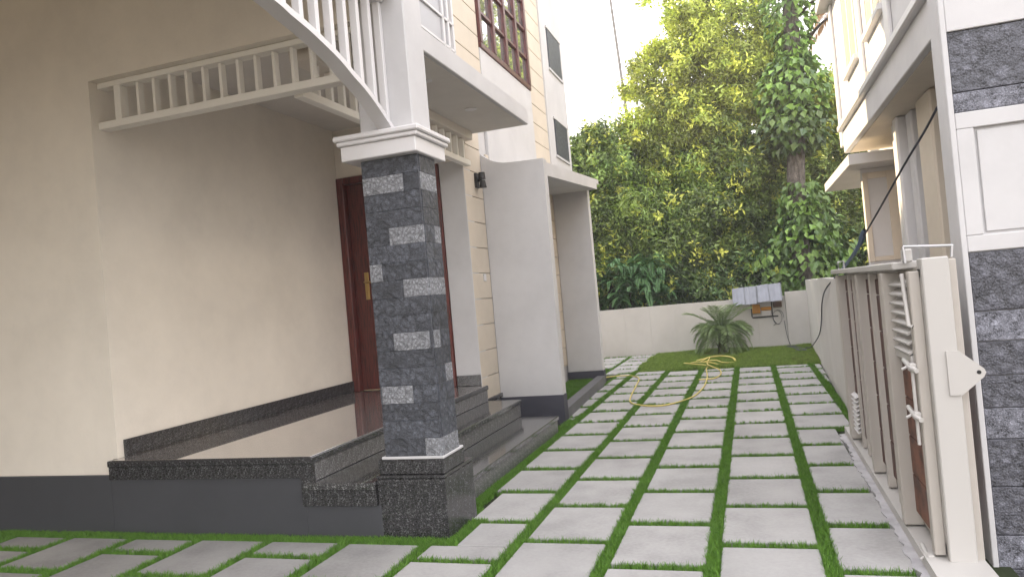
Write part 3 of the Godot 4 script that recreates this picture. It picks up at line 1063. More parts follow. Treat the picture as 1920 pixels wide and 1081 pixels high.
# ------------------------------------------------------------------ gate
func build_gate() -> void:
	var g := thing("gate", "beige metal gate with brown board infill and louvres, swung open along the right", "gate", Vector3(1.0, 0.06, -4.8))
	var b: Material = M.gate
	var yb := 0.07
	# backing frame
	bx("frame", g, b, 1.0, 1.05, 1.285, 1.33, -6.2, -3.58, 0.004)
	bx("frame", g, b, 1.0, 1.05, yb, 0.13, -6.2, -3.58, 0.004)
	bx("frame", g, b, 1.0, 1.05, 0.131, 1.284, -6.2, -6.13, 0.004)
	# posts standing proud of the boards
	for z in [[-6.2, -6.08, 0.93], [-5.11, -5.05, 0.93], [-4.75, -4.70, 0.955], [-4.40, -4.35, 0.955], [-4.08, -4.02, 0.912], [-5.55, -5.51, 0.965], [-5.80, -5.76, 0.965]]:
		bx("post", g, b, z[2], 0.999, yb, 1.318, z[0], z[1], 0.004)
	bx("top_rail", g, M.gate_light, 0.915, 1.055, 1.3305, 1.365, -6.32, -3.72, 0.005)
	# boards
	for zz in [[-6.07, -5.81, M.gate_red], [-5.75, -5.56, M.gate_red], [-5.50, -5.12, M.gate_red], [-5.04, -4.76, M.gate_red], [-4.69, -4.41, M.gate_red], [-4.34, -4.09, M.gate_red]]:
		var y := 0.14
		while y < 1.25:
			bx("board", g, zz[2], 0.982, 0.999, y, minf(y + 0.205, 1.283), zz[0] + 0.004, zz[1] - 0.004, 0.003)
			y += 0.211
	var y := 0.14
	while y < 0.90:
		bx("board", g, M.gate_wood, 0.968, 0.999, y, minf(y + 0.185, 0.905), -4.014, -3.665, 0.003)
		y += 0.19
	# louvres at the top of the near bay, and the small low ones at the far end
	bx("louvre_frame", g, M.gate_light, 0.945, 0.999, 0.906, 0.94, -4.018, -3.66, 0.004)
	for i in 8:
		var o := bx("louvre", g, M.gate_light, 0.935, 0.992, 0.955 + i * 0.044, 0.967 + i * 0.044, -4.016, -3.67, 0.002)
		o.rotation.z = 0.55
	for i in 9:
		var o := bx("louvre", g, M.paint, 0.945, 0.98, 0.16 + i * 0.032, 0.168 + i * 0.032, -6.06, -5.83, 0.002)
		o.rotation.z = 0.55
	# near stile and end channel with its lock plate
	bx("stile", g, b, 0.955, 1.0, yb, 1.318, -3.658, -3.60, 0.004)
	bx("end_channel", g, M.gate_light, 1.0, 1.107, yb - 0.06, 1.372, -3.64, -3.55, 0.005)
	bx("hinge_post", g, b, 1.110, 1.142, yb - 0.06, 1.36, -3.69, -3.585, 0.004)
	var pl := PackedVector2Array([Vector2(1.06, 0.965), Vector2(1.108, 0.965), Vector2(1.196, 0.885), Vector2(1.203, 0.868), Vector2(1.194, 0.85), Vector2(1.108, 0.775), Vector2(1.06, 0.775)])
	var lp := put("lock_plate", prism(pl, 2, -3.549, -3.541), M.gate_light, g, -global_at(g))
	var hole := CylinderMesh.new()
	hole.top_radius = 0.0085
	hole.bottom_radius = 0.0085
	hole.height = 0.010
	var hb := put("lock_hole", hole, M.black, lp, Vector3(1.176, 0.87, -3.5445))
	hb.rotation.x = PI / 2
	# bolts and latch rods
	for yy in [0.895, 0.68, 0.05]:
		var bl := put("bolt", tube([Vector3(0.93, yy + 0.02, -3.74), Vector3(0.93, yy + 0.0, -3.60), Vector3(0.945, yy - 0.01, -3.56)], [0.011], 8), M.gate_light, g, -global_at(g))
		bx("bolt_keeper", bl, M.gate_light, 0.925, 0.954, yy - 0.018, yy + 0.018, -3.65, -3.60, 0.004)
		put("bolt_knob", tube([Vector3(0.93, yy + 0.005, -3.64), Vector3(0.90, yy - 0.01, -3.635)], [0.006, 0.007], 8), M.gate_light, bl, -global_at(bl))
	put("latch_rod", tube([Vector3(0.94, 0.885, -3.625), Vector3(0.94, 0.55, -3.625)], [0.008], 8), M.gate_light, g, -global_at(g))
	put("latch_rod", tube([Vector3(0.94, 1.31, -3.66), Vector3(0.94, 1.08, -3.61), Vector3(0.955, 1.075, -3.60)], [0.009], 8), M.gate_light, g, -global_at(g))
	# guide bracket over the near end
	put("guide_bar", tube([Vector3(0.945, 1.43, -3.60), Vector3(1.14, 1.415, -3.60)], [0.0065], 8), M.steel, g, -global_at(g))
	put("guide_bar", tube([Vector3(0.945, 1.43, -3.60), Vector3(0.948, 1.355, -3.60)], [0.0065], 8), M.steel, g, -global_at(g))
	put("guide_bar", tube([Vector3(1.135, 1.415, -3.60), Vector3(1.13, 1.365, -3.60)], [0.0065], 8), M.steel, g, -global_at(g))
	bx("roller", g, M.gate_light, 0.955, 0.988, 1.36, 1.42, -3.72, -3.64, 0.006)
	put("guide_bar", tube([Vector3(0.95, 1.365, -6.1), Vector3(0.95, 1.42, -6.1), Vector3(0.99, 1.425, -6.1), Vector3(0.99, 1.37, -6.1)], [0.007], 6), M.steel, g, -global_at(g))

# ------------------------------------------------------------------ lawn, grass joints, palm, hose and odds and ends
func build_garden() -> void:
	var ga := Color(0.10, 0.235, 0.03)
	var gb := Color(0.20, 0.38, 0.065)
	# joints
	var near := PackedVector3Array()
	var far := PackedVector3Array()
	var put_at := func(x: float, z: float, dens: float) -> void:
		if on_slab(x, z):
			return
		if z > -7.2:
			near.append(Vector3(x, -0.028, z))
		else:
			far.append(Vector3(x, -0.028, z))
	var z := -2.2
	while z > -11.95:
		var step := 0.011 if z > -7.2 else 0.017
		for c in range(-9, 3):
			var xc := c * P
			if c < -3 and z < -3.93:
				continue
			if z < -3.93 and c == -3 and z > -4.45:
				continue
			if c == 2 and z > -7.2:
				continue
			var nn := 5 if z > -7.2 else 4
			for k in nn:
				put_at.call(xc + rng.randf_range(-0.036, 0.036), z + rng.randf_range(-step, step), 1)
		z -= step
	# cross joints
	for c in range(-9, 3):
		var even: bool = posmod(c, 2) == 0
		for r in range(-3, 13):
			var zc := (-3.897 if even else -3.897 + ROW * 0.5) - ROW * r
			if zc > -2.3 or zc < -11.9:
				continue
			if zc < -3.93 and c < -3:
				continue
			for k in (210 if zc > -7.2 else 90):
				var x := (c + rng.randf()) * P
				if x > 0.865 and zc > -6.6 or (zc < -3.9 and x < -1.6) or (zc < -3.9 and zc > -4.4 and x < -1.46):
					continue
				if x > 1.06 - (zc + 7.4) * 0.031:
					continue
				put_at.call(x, zc + rng.randf_range(-0.036, 0.036), 1)
	# along the foot of the plinth, the pier and the steps, and the planter kerb
	for k in 5200:
		put_at.call(rng.randf_range(-5.1, -1.45), rng.randf_range(-3.91, -3.79), 1)
	for k in 1700:
		var gx := rng.randf_range(-1.57, -1.40)
		var gz := rng.randf_range(-4.5, -3.79)
		if gx < -1.49 and gz > -4.365:
			continue
		put_at.call(gx, gz, 1)
	for k in 3200:
		put_at.call(rng.randf_range(-1.63, -1.56), rng.randf_range(-7.1, -4.36), 1)
	for k in 1500:
		var zz := rng.randf_range(-10.7, -7.1)
		put_at.call(rng.randf_range(-1.72 + (zz + 7.8) * 0.048, -1.60), zz, 1)
	for k in 3600:
		put_at.call(rng.randf_range(-3.4, -1.55), rng.randf_range(-15.0, -11.9), 1)
	for k in 1500:
		put_at.call(rng.randf_range(-1.86, -1.57), rng.randf_range(-12.2, -10.7), 1)
	var t1 := blade_tuft(7, 0.043, 0.0032, 0.008, 3)
	var t2 := blade_tuft(7, 0.046, 0.006, 0.012, 4)
	var a := tufts(self, "joint_grass", near, t1, M.blade, 0.8, 1.25, ga, gb)
	tag(a, "short green grass in the joints between the nearer paving slabs", "grass")
	var b := tufts(self, "joint_grass", far, t2, M.blade, 0.75, 1.1, ga, gb)
	tag(b, "short green grass in the joints of the far paving, up to the lawn", "grass")
	# lawn
	var lawn := PackedVector3Array()
	for k in 34000:
		var x := rng.randf_range(-1.70, 1.32)
		var zz := rng.randf_range(-15.15, -11.87)
		if on_slab(x, zz) or x > 1.2 - (zz + 12.0) * 0.032 + 0.01:
			continue
		if x < -1.62 + 0.10 * sin(zz * 5.0):
			continue
		lawn.append(Vector3(x, -0.02 + 0.015 * sin(x * 3.0) * sin(zz * 2.2), zz))
	var lt := blade_tuft(7, 0.055, 0.007, 0.02, 5)
	var lo := tufts(self, "lawn", lawn, lt, M.blade, 0.7, 1.2, Color(0.16, 0.27, 0.045), Color(0.33, 0.44, 0.11))
	tag(lo, "small green lawn between the paving and the rear boundary wall", "lawn")
	var dry := PackedVector3Array()
	for k in 1500:
		var an := rng.randf() * TAU
		var rr := sqrt(rng.randf())
		var pc: Array = [[Vector2(-0.28, -14.3), 0.35, 0.25], [Vector2(1.05, -12.6), 0.22, 0.7], [Vector2(0.3, -13.2), 0.5, 0.3]][k % 3]
		dry.append(Vector3(pc[0].x + cos(an) * rr * pc[1], -0.015, pc[0].y + sin(an) * rr * pc[2]))
	var dg := tufts(self, "dry_grass", dry, lt, M.blade, 0.6, 1.0, Color(0.20, 0.13, 0.06), Color(0.16, 0.17, 0.05))
	tag(dg, "thin dry patches of brownish grass on the lawn by the palm and the right wall", "grass")
	# planter grass
	var pg := PackedVector3Array()
	for k in 5200:
		var zz := rng.randf_range(-10.75, -7.83)
		pg.append(Vector3(rng.randf_range(-2.40, -1.86 + (zz + 7.8) * 0.047), 0.04, zz))
	var po := tufts(self, "planter_grass", pg, t2, M.blade, 0.8, 1.2, Color(0.085, 0.2, 0.03), Color(0.16, 0.3, 0.05))
	tag(po, "green grass filling the planter strip beside the left house", "grass")
	var pso := put("planter_soil", prism(PackedVector2Array([Vector2(-2.42, -7.82), Vector2(-1.86, -7.82), Vector2(-2.0, -10.78), Vector2(-2.42, -10.78)]), 1, -0.04, 0.05), M.bed, self)
	struct(pso)

	# palm
	var pb := Vector3(-0.28, 0, -14.3)
	var palm := thing("dwarf_palm", "small bushy date palm with arching fronds on the lawn before the white wall", "palm", pb)
	put("trunk", tube([Vector3(0, -0.05, 0), Vector3(0.005, 0.15, 0), Vector3(0.0, 0.35, 0), Vector3(0, 0.46, 0)], [0.095, 0.085, 0.085, 0.05], 12), M.palm_trunk, palm)
	for i in 18:
		var an := i * 2.4
		var yy := 0.06 + 0.02 * i
		put("leaf_base", tube([Vector3(cos(an) * 0.07, yy, sin(an) * 0.07), Vector3(cos(an) * 0.115, yy + 0.06, sin(an) * 0.115)], [0.022, 0.008], 5), M.palm_trunk, palm)
	var fr := []
	for k in 5:
		var d := frond(0.78, [0.85, 1.1, 0.6, 1.3, 0.95][k], 30, 0.20, 0.012, [0.95, 0.75, 1.15, 0.45, 0.85][k], 50 + k)
		var col := PackedColorArray()
		for i in d[0].size():
			col.append(Color(0.13, 0.21, 0.075).lerp(Color(0.24, 0.33, 0.14), clampf((d[0][i] as Vector3).z / 0.8 + 0.2 * sin(i * 1.7), 0, 1)))
		fr.append(mesh_of(d[0], d[1], col))
	for i in 60:
		var k: int = [2, 0, 4, 1, 3][mini(int(i / 12.0), 4)]
		var o := put("frond", fr[k], M.leaf, palm, Vector3(0, 0.44 - 0.0022 * i, 0))
		o.rotation = Vector3(rng.randf_range(-0.12, 0.12) - (0.35 if i < 8 else 0.0), i * 2.399 + rng.randf_range(-0.2, 0.2), 0)
		o.scale = Vector3.ONE * rng.randf_range(0.78, 1.0) * (0.8 if i < 8 else 1.0)

	# yellow hose
	var y := 0.014
	var hp := [Vector3(-2.05, y, -11.35), Vector3(-1.83, y, -11.5), Vector3(-1.62, y, -11.45), Vector3(-1.42, y, -11.1), Vector3(-1.33, y, -10.2), Vector3(-1.25, y, -9.2), Vector3(-1.17, y, -8.7), Vector3(-1.0, y, -8.45), Vector3(-0.78, y, -8.38), Vector3(-0.6, y, -8.6), Vector3(-0.46, y, -9.0), Vector3(-0.39, y, -9.7), Vector3(-0.385, y, -10.4), Vector3(-0.41, y, -11.1), Vector3(-0.46, 0.02, -11.75)]
	for i in 30:
		var an := PI * 0.5 + i * TAU / 12.0
		var rr := 1.0 - 0.16 * (i / 12) - 0.02 * (i % 5)
		hp.append(Vector3(-0.45 + 0.44 * rr * cos(an) + 0.06 * (i / 12), 0.045 + 0.012 * (i / 12) + 0.03 * sin(i * 1.1), -12.62 + 0.62 * rr * sin(an)))
	hp.append_array([Vector3(-0.45, 0.07, -12.0), Vector3(-0.25, 0.03, -11.5), Vector3(-0.22, y, -11.0), Vector3(-0.3, y, -10.6), Vector3(-0.5, y, -10.55)])
	var hose := put("garden_hose", tube(curve(hp, 6), [0.009], 8), M.hose, self)
	tag(hose, "yellow garden hose coiled on the lawn edge and trailing across the paving", "hose")

	# shiny tin cover over the meter board on the rear wall
	var tc := thing("tin_cover", "tilted sheet metal cover of ribbed grey panels resting on the rear wall", "metal sheet", Vector3(0.43, 1.0, -14.98))
	tc.rotation = Vector3(-0.95, 0.0, 0.075)
	tc.rotation.x = 0.9
	for i in 4:
		var w := [0.232, 0.226, 0.23, 0.228][i] as float
		var o := put("sheet_panel", sheet(w, 0.42, 60 + i), M.tin, tc, Vector3(-0.345 + i * 0.227, 0.09 + [0.0, 0.006, -0.002, 0.01][i], [0.0, 0.012, -0.01, 0.012][i]))
		o.rotation = Vector3([0.0, 0.03, -0.02, 0.015][i], [0.01, -0.015, 0.02, 0.0][i], [0.01, -0.02, 0.025, -0.01][i])
		put("seam", cbox(Vector3(0.012, 0.012, 0.40), 0.003), M.wire, o, Vector3(w * 0.5, 0.006, 0))
	var eb := thing("meter_board", "dark wall board with orange and white boxes hung under the tin cover", "electrical board", Vector3(0.5, 0.72, -15.1))
	bx("board", eb, M.brown, 0.18, 0.80, 0.70, 0.95, -15.19, -15.12, 0.004)
	bx("frame_bar", eb, M.black, 0.16, 0.84, 0.935, 0.965, -15.12, -15.05, 0.004)
	bx("frame_bar", eb, M.black, 0.30, 0.78, 0.59, 0.615, -15.13, -15.06, 0.004)
	bx("frame_bar", eb, M.black, 0.285, 0.305, 0.615, 0.935, -15.13, -15.07, 0.004)
	bx("frame_bar", eb, M.black, 0.665, 0.685, 0.615, 0.935, -15.13, -15.07, 0.004)
	bx("orange_box", eb, M.orange, 0.31, 0.46, 0.68, 0.86, -15.13, -15.03, 0.008)
	bx("white_box", eb, M.card, 0.465, 0.66, 0.80, 0.90, -15.12, -15.02, 0.008)
	bx("orange_box", eb, M.orange, 0.47, 0.66, 0.73, 0.795, -15.12, -15.02, 0.008)
	bx("white_box", eb, M.card, 0.475, 0.65, 0.62, 0.725, -15.12, -15.02, 0.008)
	bx("brown_box", eb, M.brown, 0.70, 0.86, 0.77, 0.88, -15.18, -15.05, 0.008)
	var wc := thing("wire_coil", "loose grey coil of wire hanging on the rear wall beside the meter board", "wire", Vector3(0.8, 0.6, -15.06))
	for k in 5:
		var ring := []
		for i in 19:
			var an := TAU * i / 18.0 + k
			ring.append(Vector3(0.02 * k - 0.04 + (0.085 + 0.012 * k) * cos(an), (0.13 + 0.01 * k) * sin(an) - 0.02, -0.02 * k + 0.015 * sin(an * 2)))
		put("wire_loop", tube(ring, [0.0045], 5), M.wire, wc)
	put("wire_tail", tube(curve([Vector3(-0.06, -0.14, 0), Vector3(-0.25, -0.22, -0.08), Vector3(-0.42, -0.12, -0.1)], 5), [0.005], 5), M.wire, wc)
	put("wire_tail", tube(curve([Vector3(0.08, -0.1, 0.02), Vector3(0.1, -0.35, 0.0), Vector3(0.14, -0.55, 0.2), Vector3(0.2, -0.585, 0.6), Vector3(0.3, -0.585, 1.0)], 5), [0.006], 5), M.wire, wc)
	# dark cable from the neighbour to the ground
	var cb := [Vector3(1.40, 2.26, -4.6), Vector3(1.375, 2.14, -5.0), Vector3(1.347, 2.035, -5.4), Vector3(1.29, 1.80, -6.2), Vector3(1.247, 1.63, -6.8), Vector3(1.18, 1.40, -7.55), Vector3(1.135, 1.30, -8.1), Vector3(1.10, 1.16, -8.9), Vector3(1.13, 0.98, -9.8), Vector3(1.155, 0.73, -10.4), Vector3(1.18, 0.50, -11.2), Vector3(1.2, 0.28, -12.4), Vector3(1.2, 0.09, -13.6), Vector3(1.15, 0.03, -14.3), Vector3(1.0, 0.03, -14.0), Vector3(0.95, 0.03, -13.5)]
	var cable := put("power_cable", tube(curve(cb, 6), [0.008], 6), M.cable, self)
	tag(cable, "thin dark cable sagging from the right house over the wall to the lawn", "cable")
	var cb2 := put("cable_bundle", tube(curve([Vector3(1.25, 1.68, -6.75), Vector3(1.235, 1.58, -6.95), Vector3(1.20, 1.47, -7.3), Vector3(1.165, 1.375, -7.7)], 5), [0.012, 0.02, 0.024, 0.026, 0.024, 0.02, 0.016], 7), M.blue_cable, self)
	tag(cb2, "thicker blue wrapping of cables above the end of the right wall", "cable")
	var tg := []
	for i in 40:
		var an := i * 0.7
		tg.append(Vector3(1.0 + 0.17 * cos(an) * (0.6 + 0.4 * sin(i * 0.9)), 0.035 + 0.012 * sin(i * 1.3), -14.2 + 0.5 * sin(an * 1.1)))
	var tangle := put("wire_tangle", tube(curve(tg, 3), [0.006], 5), M.wire, self)
	tag(tangle, "loose tangle of thin grey wire lying on the lawn in the right corner", "wire")

# ------------------------------------------------------------------ trees
func build_trees() -> void:
	var small := [sprig(11, 0.105, 0.055, 0.30, 1), sprig(11, 0.10, 0.058, 0.28, 2), sprig(11, 0.115, 0.052, 0.32, 3)]
	var mid := [sprig(10, 0.13, 0.06, 0.3, 4), sprig(10, 0.12, 0.065, 0.32, 5)]
	var yel_a := Color(0.24, 0.31, 0.06)
	var yel_b := Color(0.46, 0.51, 0.09)
	var grn_a := Color(0.095, 0.185, 0.055)
	var grn_b := Color(0.29, 0.38, 0.10)
	var drk_a := Color(0.055, 0.12, 0.042)
	var drk_b := Color(0.17, 0.25, 0.09)
	var brt := Color(0.17, 0.27, 0.05)

	# the big yellowish tree in the middle
	var t := thing("yellow_tree", "tall tree with small yellow green leaves in the middle behind the wall", "tree", Vector3(0.1, 0, -18.2))
	var at := Vector3(0.1, 0, -18.2)
	limb_tree(t, Vector3.ZERO, Vector3(-0.15, 8.6, 0), 0.13, M.bark_dark, [Vector3(-1.7, 6.0, 0.3), Vector3(1.1, 6.6, 0.4), Vector3(-1.3, 7.8, 0.2), Vector3(0.9, 4.8, 0.7), Vector3(-1.4, 4.4, 0.7), Vector3(0.7, 8.4, 0.0), Vector3(-1.1, 8.9, 0.0)])
	var cl := []
	cl.append_array(clumps_in(Vector3(-0.75, 6.4, 0.2), Vector3(1.2, 1.5, 1.0), 48, 0.30, 50, yel_a, yel_b))
	cl.append_array(clumps_in(Vector3(0.75, 5.8, 0.2), Vector3(1.1, 1.3, 1.0), 40, 0.31, 54, grn_b, yel_b))
	cl.append_array(clumps_in(Vector3(-1.1, 4.6, 0.4), Vector3(1.4, 1.1, 1.0), 52, 0.33, 66, grn_a, yel_b))
	cl.append_array(clumps_in(Vector3(-0.1, 8.4, 0.0), Vector3(1.7, 1.0, 1.0), 30, 0.24, 24, grn_b, yel_b))
	cl.append_array(clumps_in(Vector3(0.5, 7.2, 0.0), Vector3(1.2, 0.9, 1.0), 16, 0.26, 30, grn_a, yel_b))
	cl.append_array(clumps_in(Vector3(0.4, 3.9, 0.4), Vector3(1.7, 1.1, 1.0), 56, 0.34, 72, grn_a, yel_a))
	cl.append_array(clumps_in(Vector3(-1.6, 3.2, 0.5), Vector3(1.4, 1.0, 1.0), 48, 0.34, 72, grn_a, yel_a))
	cl.append_array(clumps_in(Vector3(-0.4, 5.8, 0.0), Vector3(2.2, 2.9, 1.2), 70, 0.24, 26, grn_b, yel_b))
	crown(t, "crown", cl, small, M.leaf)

	# darker trees under it
	t = thing("dark_tree", "bushy dark green tree low in the middle, right behind the rear wall", "tree", Vector3(-0.4, 0, -17.4), "dark trees just behind the rear wall")
	limb_tree(t, Vector3.ZERO, Vector3(0.1, 3.0, 0), 0.07, M.bark_dark, [Vector3(-0.9, 2.2, 0.3), Vector3(0.9, 2.3, 0.2)])
	cl = clumps_in(Vector3(-0.2, 2.4, 0), Vector3(1.9, 1.1, 0.8), 48, 0.42, 130, drk_a, grn_b)
	cl.append_array(clumps_in(Vector3(0.3, 1.2, 0.2), Vector3(2.0, 0.7, 0.7), 34, 0.40, 120, drk_a, drk_b))
	crown(t, "crown", cl, small, M.leaf)

	t = thing("dark_tree", "dense dark tree beside the left house corner, lower than its neighbours", "tree", Vector3(-3.0, 0, -17.6), "dark trees just behind the rear wall")
	limb_tree(t, Vector3.ZERO, Vector3(0.1, 5.2, 0), 0.1, M.bark_dark, [Vector3(-0.9, 4.2, 0.3), Vector3(0.8, 4.2, 0.2), Vector3(0.4, 5.3, 0.1)])
	cl = clumps_in(Vector3(0.05, 4.3, 0), Vector3(1.1, 1.35, 0.9), 40, 0.40, 130, drk_a, grn_b)
	cl.append_array(clumps_in(Vector3(0.4, 2.5, 0.3), Vector3(1.3, 1.1, 0.8), 34, 0.40, 130, drk_a, grn_b))
	cl.append_array(clumps_in(Vector3(0.7, 3.0, 0.7), Vector3(0.5, 0.6, 0.4), 8, 0.3, 110, grn_b, brt))
	crown(t, "crown", cl, small, M.leaf)

	t = thing("leafy_tree", "sunlit yellow green tree on the right, beside the eaves of the right house", "tree", Vector3(3.2, 0, -19.5))
	limb_tree(t, Vector3.ZERO, Vector3(-0.1, 6.2, 0), 0.11, M.bark_dark, [Vector3(-0.9, 5.0, 0.3), Vector3(0.8, 5.2, 0.2), Vector3(-0.6, 6.2, 0.1)])
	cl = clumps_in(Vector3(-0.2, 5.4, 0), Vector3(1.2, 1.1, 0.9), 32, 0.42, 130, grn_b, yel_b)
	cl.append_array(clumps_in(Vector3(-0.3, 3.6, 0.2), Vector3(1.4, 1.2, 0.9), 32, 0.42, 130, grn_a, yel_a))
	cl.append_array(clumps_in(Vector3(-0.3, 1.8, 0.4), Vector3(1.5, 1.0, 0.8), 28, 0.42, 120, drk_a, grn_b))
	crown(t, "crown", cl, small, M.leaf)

	# trees that close the view behind
	var back := [[Vector3(-5.6, 0, -19.5), 6.3, 1.6, "broad dark tree hidden mostly by the left house, far left of the row"], [Vector3(-9.2, 0, -18.0), 9.2, 2.0, "outermost dark tree behind the left house"], [Vector3(-2.2, 0, -21.0), 5.0, 1.5, "pale green tree seen between the dark tree and the yellow tree"], [Vector3(1.2, 0, -21.5), 5.4, 1.7, "green tree behind the vine covered trunk"], [Vector3(5.6, 0, -20.5), 6.0, 1.7, "green tree behind the right house"], [Vector3(-0.6, 0, -22.5), 4.8, 1.6, "green tree behind the middle of the yellow tree"]]
	back.append([Vector3(-6.6, 0, -17.5), 8.0, 1.8, "bushy green tree behind the left house, second from the left end of the row"])
	back.append([Vector3(-3.6, 0, -19.6), 5.6, 1.3, "green tree right behind the dense dark tree by the left house corner"])
	back.append([Vector3(-8.4, 0, -16.3), 9.4, 1.8, "tall green tree at the back corner behind the left house, nearest the rear wall"])
	for k in back:
		t = thing("background_tree", k[3], "tree", k[0], "trees in the row behind the wall")
		limb_tree(t, Vector3.ZERO, Vector3(0, k[1] * 0.8, 0), 0.12, M.bark_dark, [Vector3(-k[2] * 0.6, k[1] * 0.7, 0.2), Vector3(k[2] * 0.6, k[1] * 0.75, 0)])
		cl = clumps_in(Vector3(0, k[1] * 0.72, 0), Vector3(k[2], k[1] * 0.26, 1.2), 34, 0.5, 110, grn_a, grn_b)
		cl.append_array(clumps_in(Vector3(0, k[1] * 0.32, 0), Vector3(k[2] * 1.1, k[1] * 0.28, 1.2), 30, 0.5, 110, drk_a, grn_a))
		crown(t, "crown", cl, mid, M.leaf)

	# undergrowth closing the lower gaps
	cl = []
	for i in 70:
		cl.append([Vector3(rng.randf_range(-7, 7), rng.randf_range(0.1, 2.3), rng.randf_range(-20.5, -17.8)), Vector3(0.6, 0.5, 0.5), 110, drk_a, drk_b])
	for i in 70:
		cl.append([Vector3(rng.randf_range(-13, 13), rng.randf_range(0.2, 3.6), rng.randf_range(-26, -23.5)), Vector3(0.9, 0.7, 0.5), 90, drk_a, drk_b])
	var ug := crown(self, "undergrowth", cl, mid, M.leaf)
	struct(ug, "stuff")
	tag(ug, "dark leafy undergrowth between the trunks behind the rear wall", "undergrowth")

	# trunk wrapped in a climbing vine
	var vb := Vector3(1.45, 0, -16.9)
	t = thing("vine_covered_tree", "tall straight trunk right of the middle, bare grey in its lower half", "tree", vb)
	put("trunk", tube(curve([Vector3(0.02, -0.1, 0), Vector3(-0.05, 1.6, 0), Vector3(0.0, 3.3, 0), Vector3(0.12, 4.6, 0), Vector3(0.2, 6.4, 0), Vector3(0.25, 8.4, 0), Vector3(0.3, 11, 0)], 4), [0.24, 0.23, 0.22, 0.21, 0.205, 0.2, 0.195, 0.19, 0.19, 0.185, 0.18, 0.18, 0.175, 0.17, 0.17, 0.165, 0.16, 0.16, 0.15, 0.15, 0.14, 0.14, 0.13, 0.13, 0.12], 12), M.bark, t)
	for e in [[Vector3(0.2, 6.0, 0), Vector3(0.9, 6.7, 0.1), Vector3(1.5, 6.5, 0.1)], [Vector3(0.2, 6.8, 0), Vector3(0.8, 7.2, 0.1), Vector3(1.6, 7.5, 0.1)]]:
		put("limb", tube(curve(e, 5), [0.05, 0.045, 0.04, 0.035, 0.03, 0.025, 0.02, 0.018, 0.015, 0.01], 6), M.bark_dark, t)
	var vv := PackedVector3Array()
	var vn := PackedVector3Array()
	add_leaf(vv, vn, Vector3.ZERO, Vector3(0, -0.55, 1), Vector3.UP, 0.20, 0.15, 0.18)
	var vx := []
	var vc := []
	var vine := func(n: int, y0: float, y1: float, spread: float, ca: Color, cb: Color, cx := 0.0, cz := 0.0) -> void:
		for i in n:
			var yy := rng.randf_range(y0, y1)
			var an := rng.randf() * TAU
			var bulge := sin(PI * (yy - y0) / (y1 - y0))
			var rr := 0.17 + spread * (0.25 + 0.75 * bulge) * pow(rng.randf(), 0.8)
			var xo := 0.12 * clampf((yy - 3.3) / 2.0, 0, 1.6)
			var b := Basis(Vector3.UP, an + rng.randf_range(-0.6, 0.6)) * Basis(Vector3.RIGHT, rng.randf_range(-0.3, 1.0)) * Basis(Vector3.BACK, rng.randf_range(-0.7, 0.7))
			vx.append(Transform3D(b.scaled(Vector3.ONE * rng.randf_range(0.6, 1.15)), Vector3(cx + xo + sin(an) * rr, yy, cz + cos(an) * rr)))
			vc.append(ca.lerp(cb, rng.randf()) * rng.randf_range(0.7, 1.2))
	vine.call(1100, 4.35, 6.15, 0.60, Color(0.07, 0.14, 0.035), Color(0.27, 0.44, 0.08))
	vine.call(800, 5.9, 8.6, 0.34, Color(0.07, 0.14, 0.035), Color(0.27, 0.44, 0.08))
	vine.call(520, 4.0, 5.0, 0.75, Color(0.05, 0.10, 0.03), Color(0.13, 0.2, 0.05))
	vine.call(500, 2.2, 3.35, 0.35, Color(0.06, 0.13, 0.03), Color(0.18, 0.30, 0.06), 0.1, 0.1)
	vine.call(900, 0.7, 2.9, 0.70, Color(0.05, 0.11, 0.03), Color(0.22, 0.37, 0.07), 0.15, 0.15)
	vine.call(260, 0.8, 2.0, 0.35, Color(0.08, 0.16, 0.04), Color(0.2, 0.32, 0.07), -0.7, 0.3)
	var shifted := []
	for x in vx:
		shifted.append(Transform3D(x.basis, x.origin + vb))
	var vo := put("climbing_vine", bake([[vv, vn]], shifted, vc), M.leaf, self)
	tag(vo, "climbing vine with large bright green leaves around the tall trunk", "vine")

	# feathery shrub at the left over the wall
	var fb := Vector3(-2.25, 0, -16.3)
	t = thing("feathery_shrub", "feathery blue green shrub leaning over the rear wall near the left house", "shrub", fb)
	put("stem", tube([Vector3(0, 0, 0), Vector3(0.03, 0.5, 0.02), Vector3(0, 1.4, 0)], [0.03, 0.025, 0.015], 6), M.bark_dark, t)
	for k in 3:
		var d := frond(0.58, [0.55, 0.8, 0.95][k], 44, 0.085, 0.009, [0.6, 0.45, 0.75][k], 80 + k, 0.0)
		var col := PackedColorArray()
		for i in d[0].size():
			col.append(Color(0.06, 0.16, 0.055).lerp(Color(0.14, 0.29, 0.10), 0.5 + 0.5 * sin(i * 0.37)))
		var fm := mesh_of(d[0], d[1], col)
		for i in 80:
			var o := put("frond", fm, M.leaf, t, Vector3(rng.randf_range(-0.6, 0.75), 1.25 + rng.randf_range(-0.2, 0.75), rng.randf_range(-0.2, 0.3)))
			o.rotation = Vector3(rng.randf_range(-0.35, 0.3), rng.randf() * TAU, 0)
			o.scale = Vector3.ONE * rng.randf_range(0.65, 1.05)

	# coconut palm at the top right, far behind
	var cb := Vector3(4.9, 0, -26)
	t = thing("coconut_palm", "coconut palm with brown and green drooping fronds at the top right", "palm", cb)
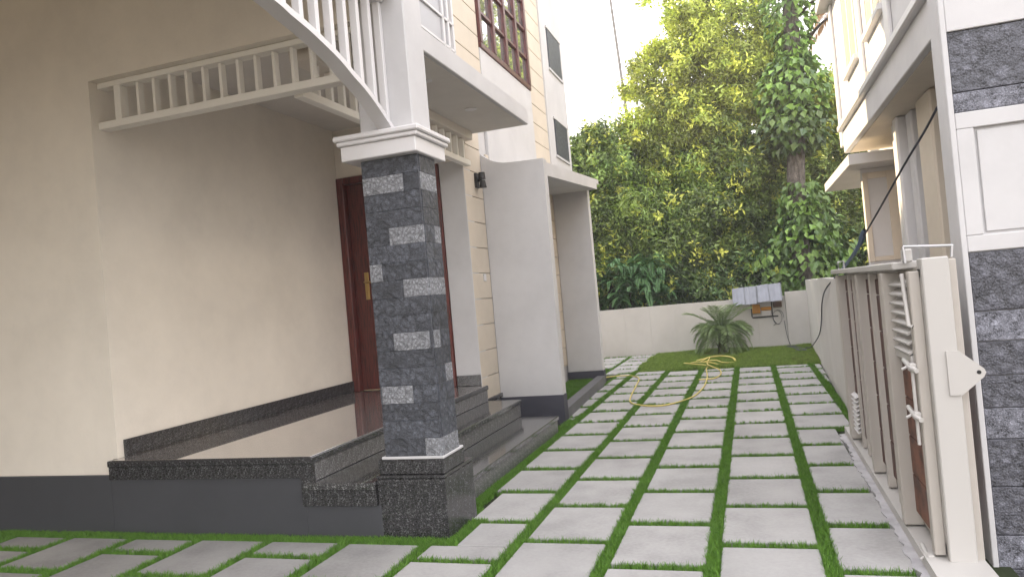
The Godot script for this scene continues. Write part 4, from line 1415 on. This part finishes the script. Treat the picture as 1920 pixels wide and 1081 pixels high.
	put("trunk", tube(curve([Vector3(0, 0, 0), Vector3(0.1, 5, 0), Vector3(-0.05, 10.6, 0)], 6), [0.2, 0.18, 0.16, 0.15, 0.14], 10), M.bark, t)
	for k in 2:
		var d := frond(2.6, [0.75, 1.05][k], 46, 0.6, 0.05, [0.5, 0.2][k], 90 + k, -0.3)
		var ca: Color = [Color(0.10, 0.15, 0.04), Color(0.30, 0.17, 0.07)][k]
		var col := PackedColorArray()
		for i in d[0].size():
			col.append(ca * (1.0 + 0.25 * sin(i * 0.9)))
		var fm := mesh_of(d[0], d[1], col)
		for i in ([13, 6][k] as int):
			var o := put("frond", fm, M.leaf, t, Vector3(-0.05, 10.6, 0))
			o.rotation = Vector3(rng.randf_range(-0.3, 0.25), i * TAU / ([13, 6][k] as int) + rng.randf_range(-0.2, 0.2), 0)

	# thin far trunk against the sky
	t = thing("areca_palm", "very tall thin bare palm trunk against the white sky on the left", "palm", Vector3(-4.75, 0, -40))
	put("trunk", tube([Vector3(0, -1, 0), Vector3(-0.5, 12, 0), Vector3(-0.78, 17.5, 0), Vector3(-0.95, 21, 0)], [0.11, 0.085, 0.07, 0.06], 8), M.pole, t)
	var fd := frond(1.8, 0.8, 26, 0.5, 0.06, 0.8, 99, 0.2)
	var fcol := PackedColorArray()
	for i in fd[0].size():
		fcol.append(Color(0.10, 0.15, 0.06))
	var fmm := mesh_of(fd[0], fd[1], fcol)
	for i in 9:
		var o := put("frond", fmm, M.leaf, t, Vector3(-0.95, 21, 0))
		o.rotation = Vector3(0, i * 0.7, 0)
	# far tree line
	cl = []
	for i in 60:
		cl.append([Vector3(rng.randf_range(-26, 24), rng.randf_range(0.5, 8.6), rng.randf_range(-48, -43)), Vector3(1.7, 1.2, 1.0), 60, grn_a, grn_b])
	var big := [sprig(10, 0.32, 0.16, 0.7, 14), sprig(10, 0.3, 0.17, 0.8, 15)]
	var ft := crown(self, "far_trees", cl, big, M.leaf)
	struct(ft, "stuff")
	tag(ft, "far line of trees closing the view under the white sky", "trees")
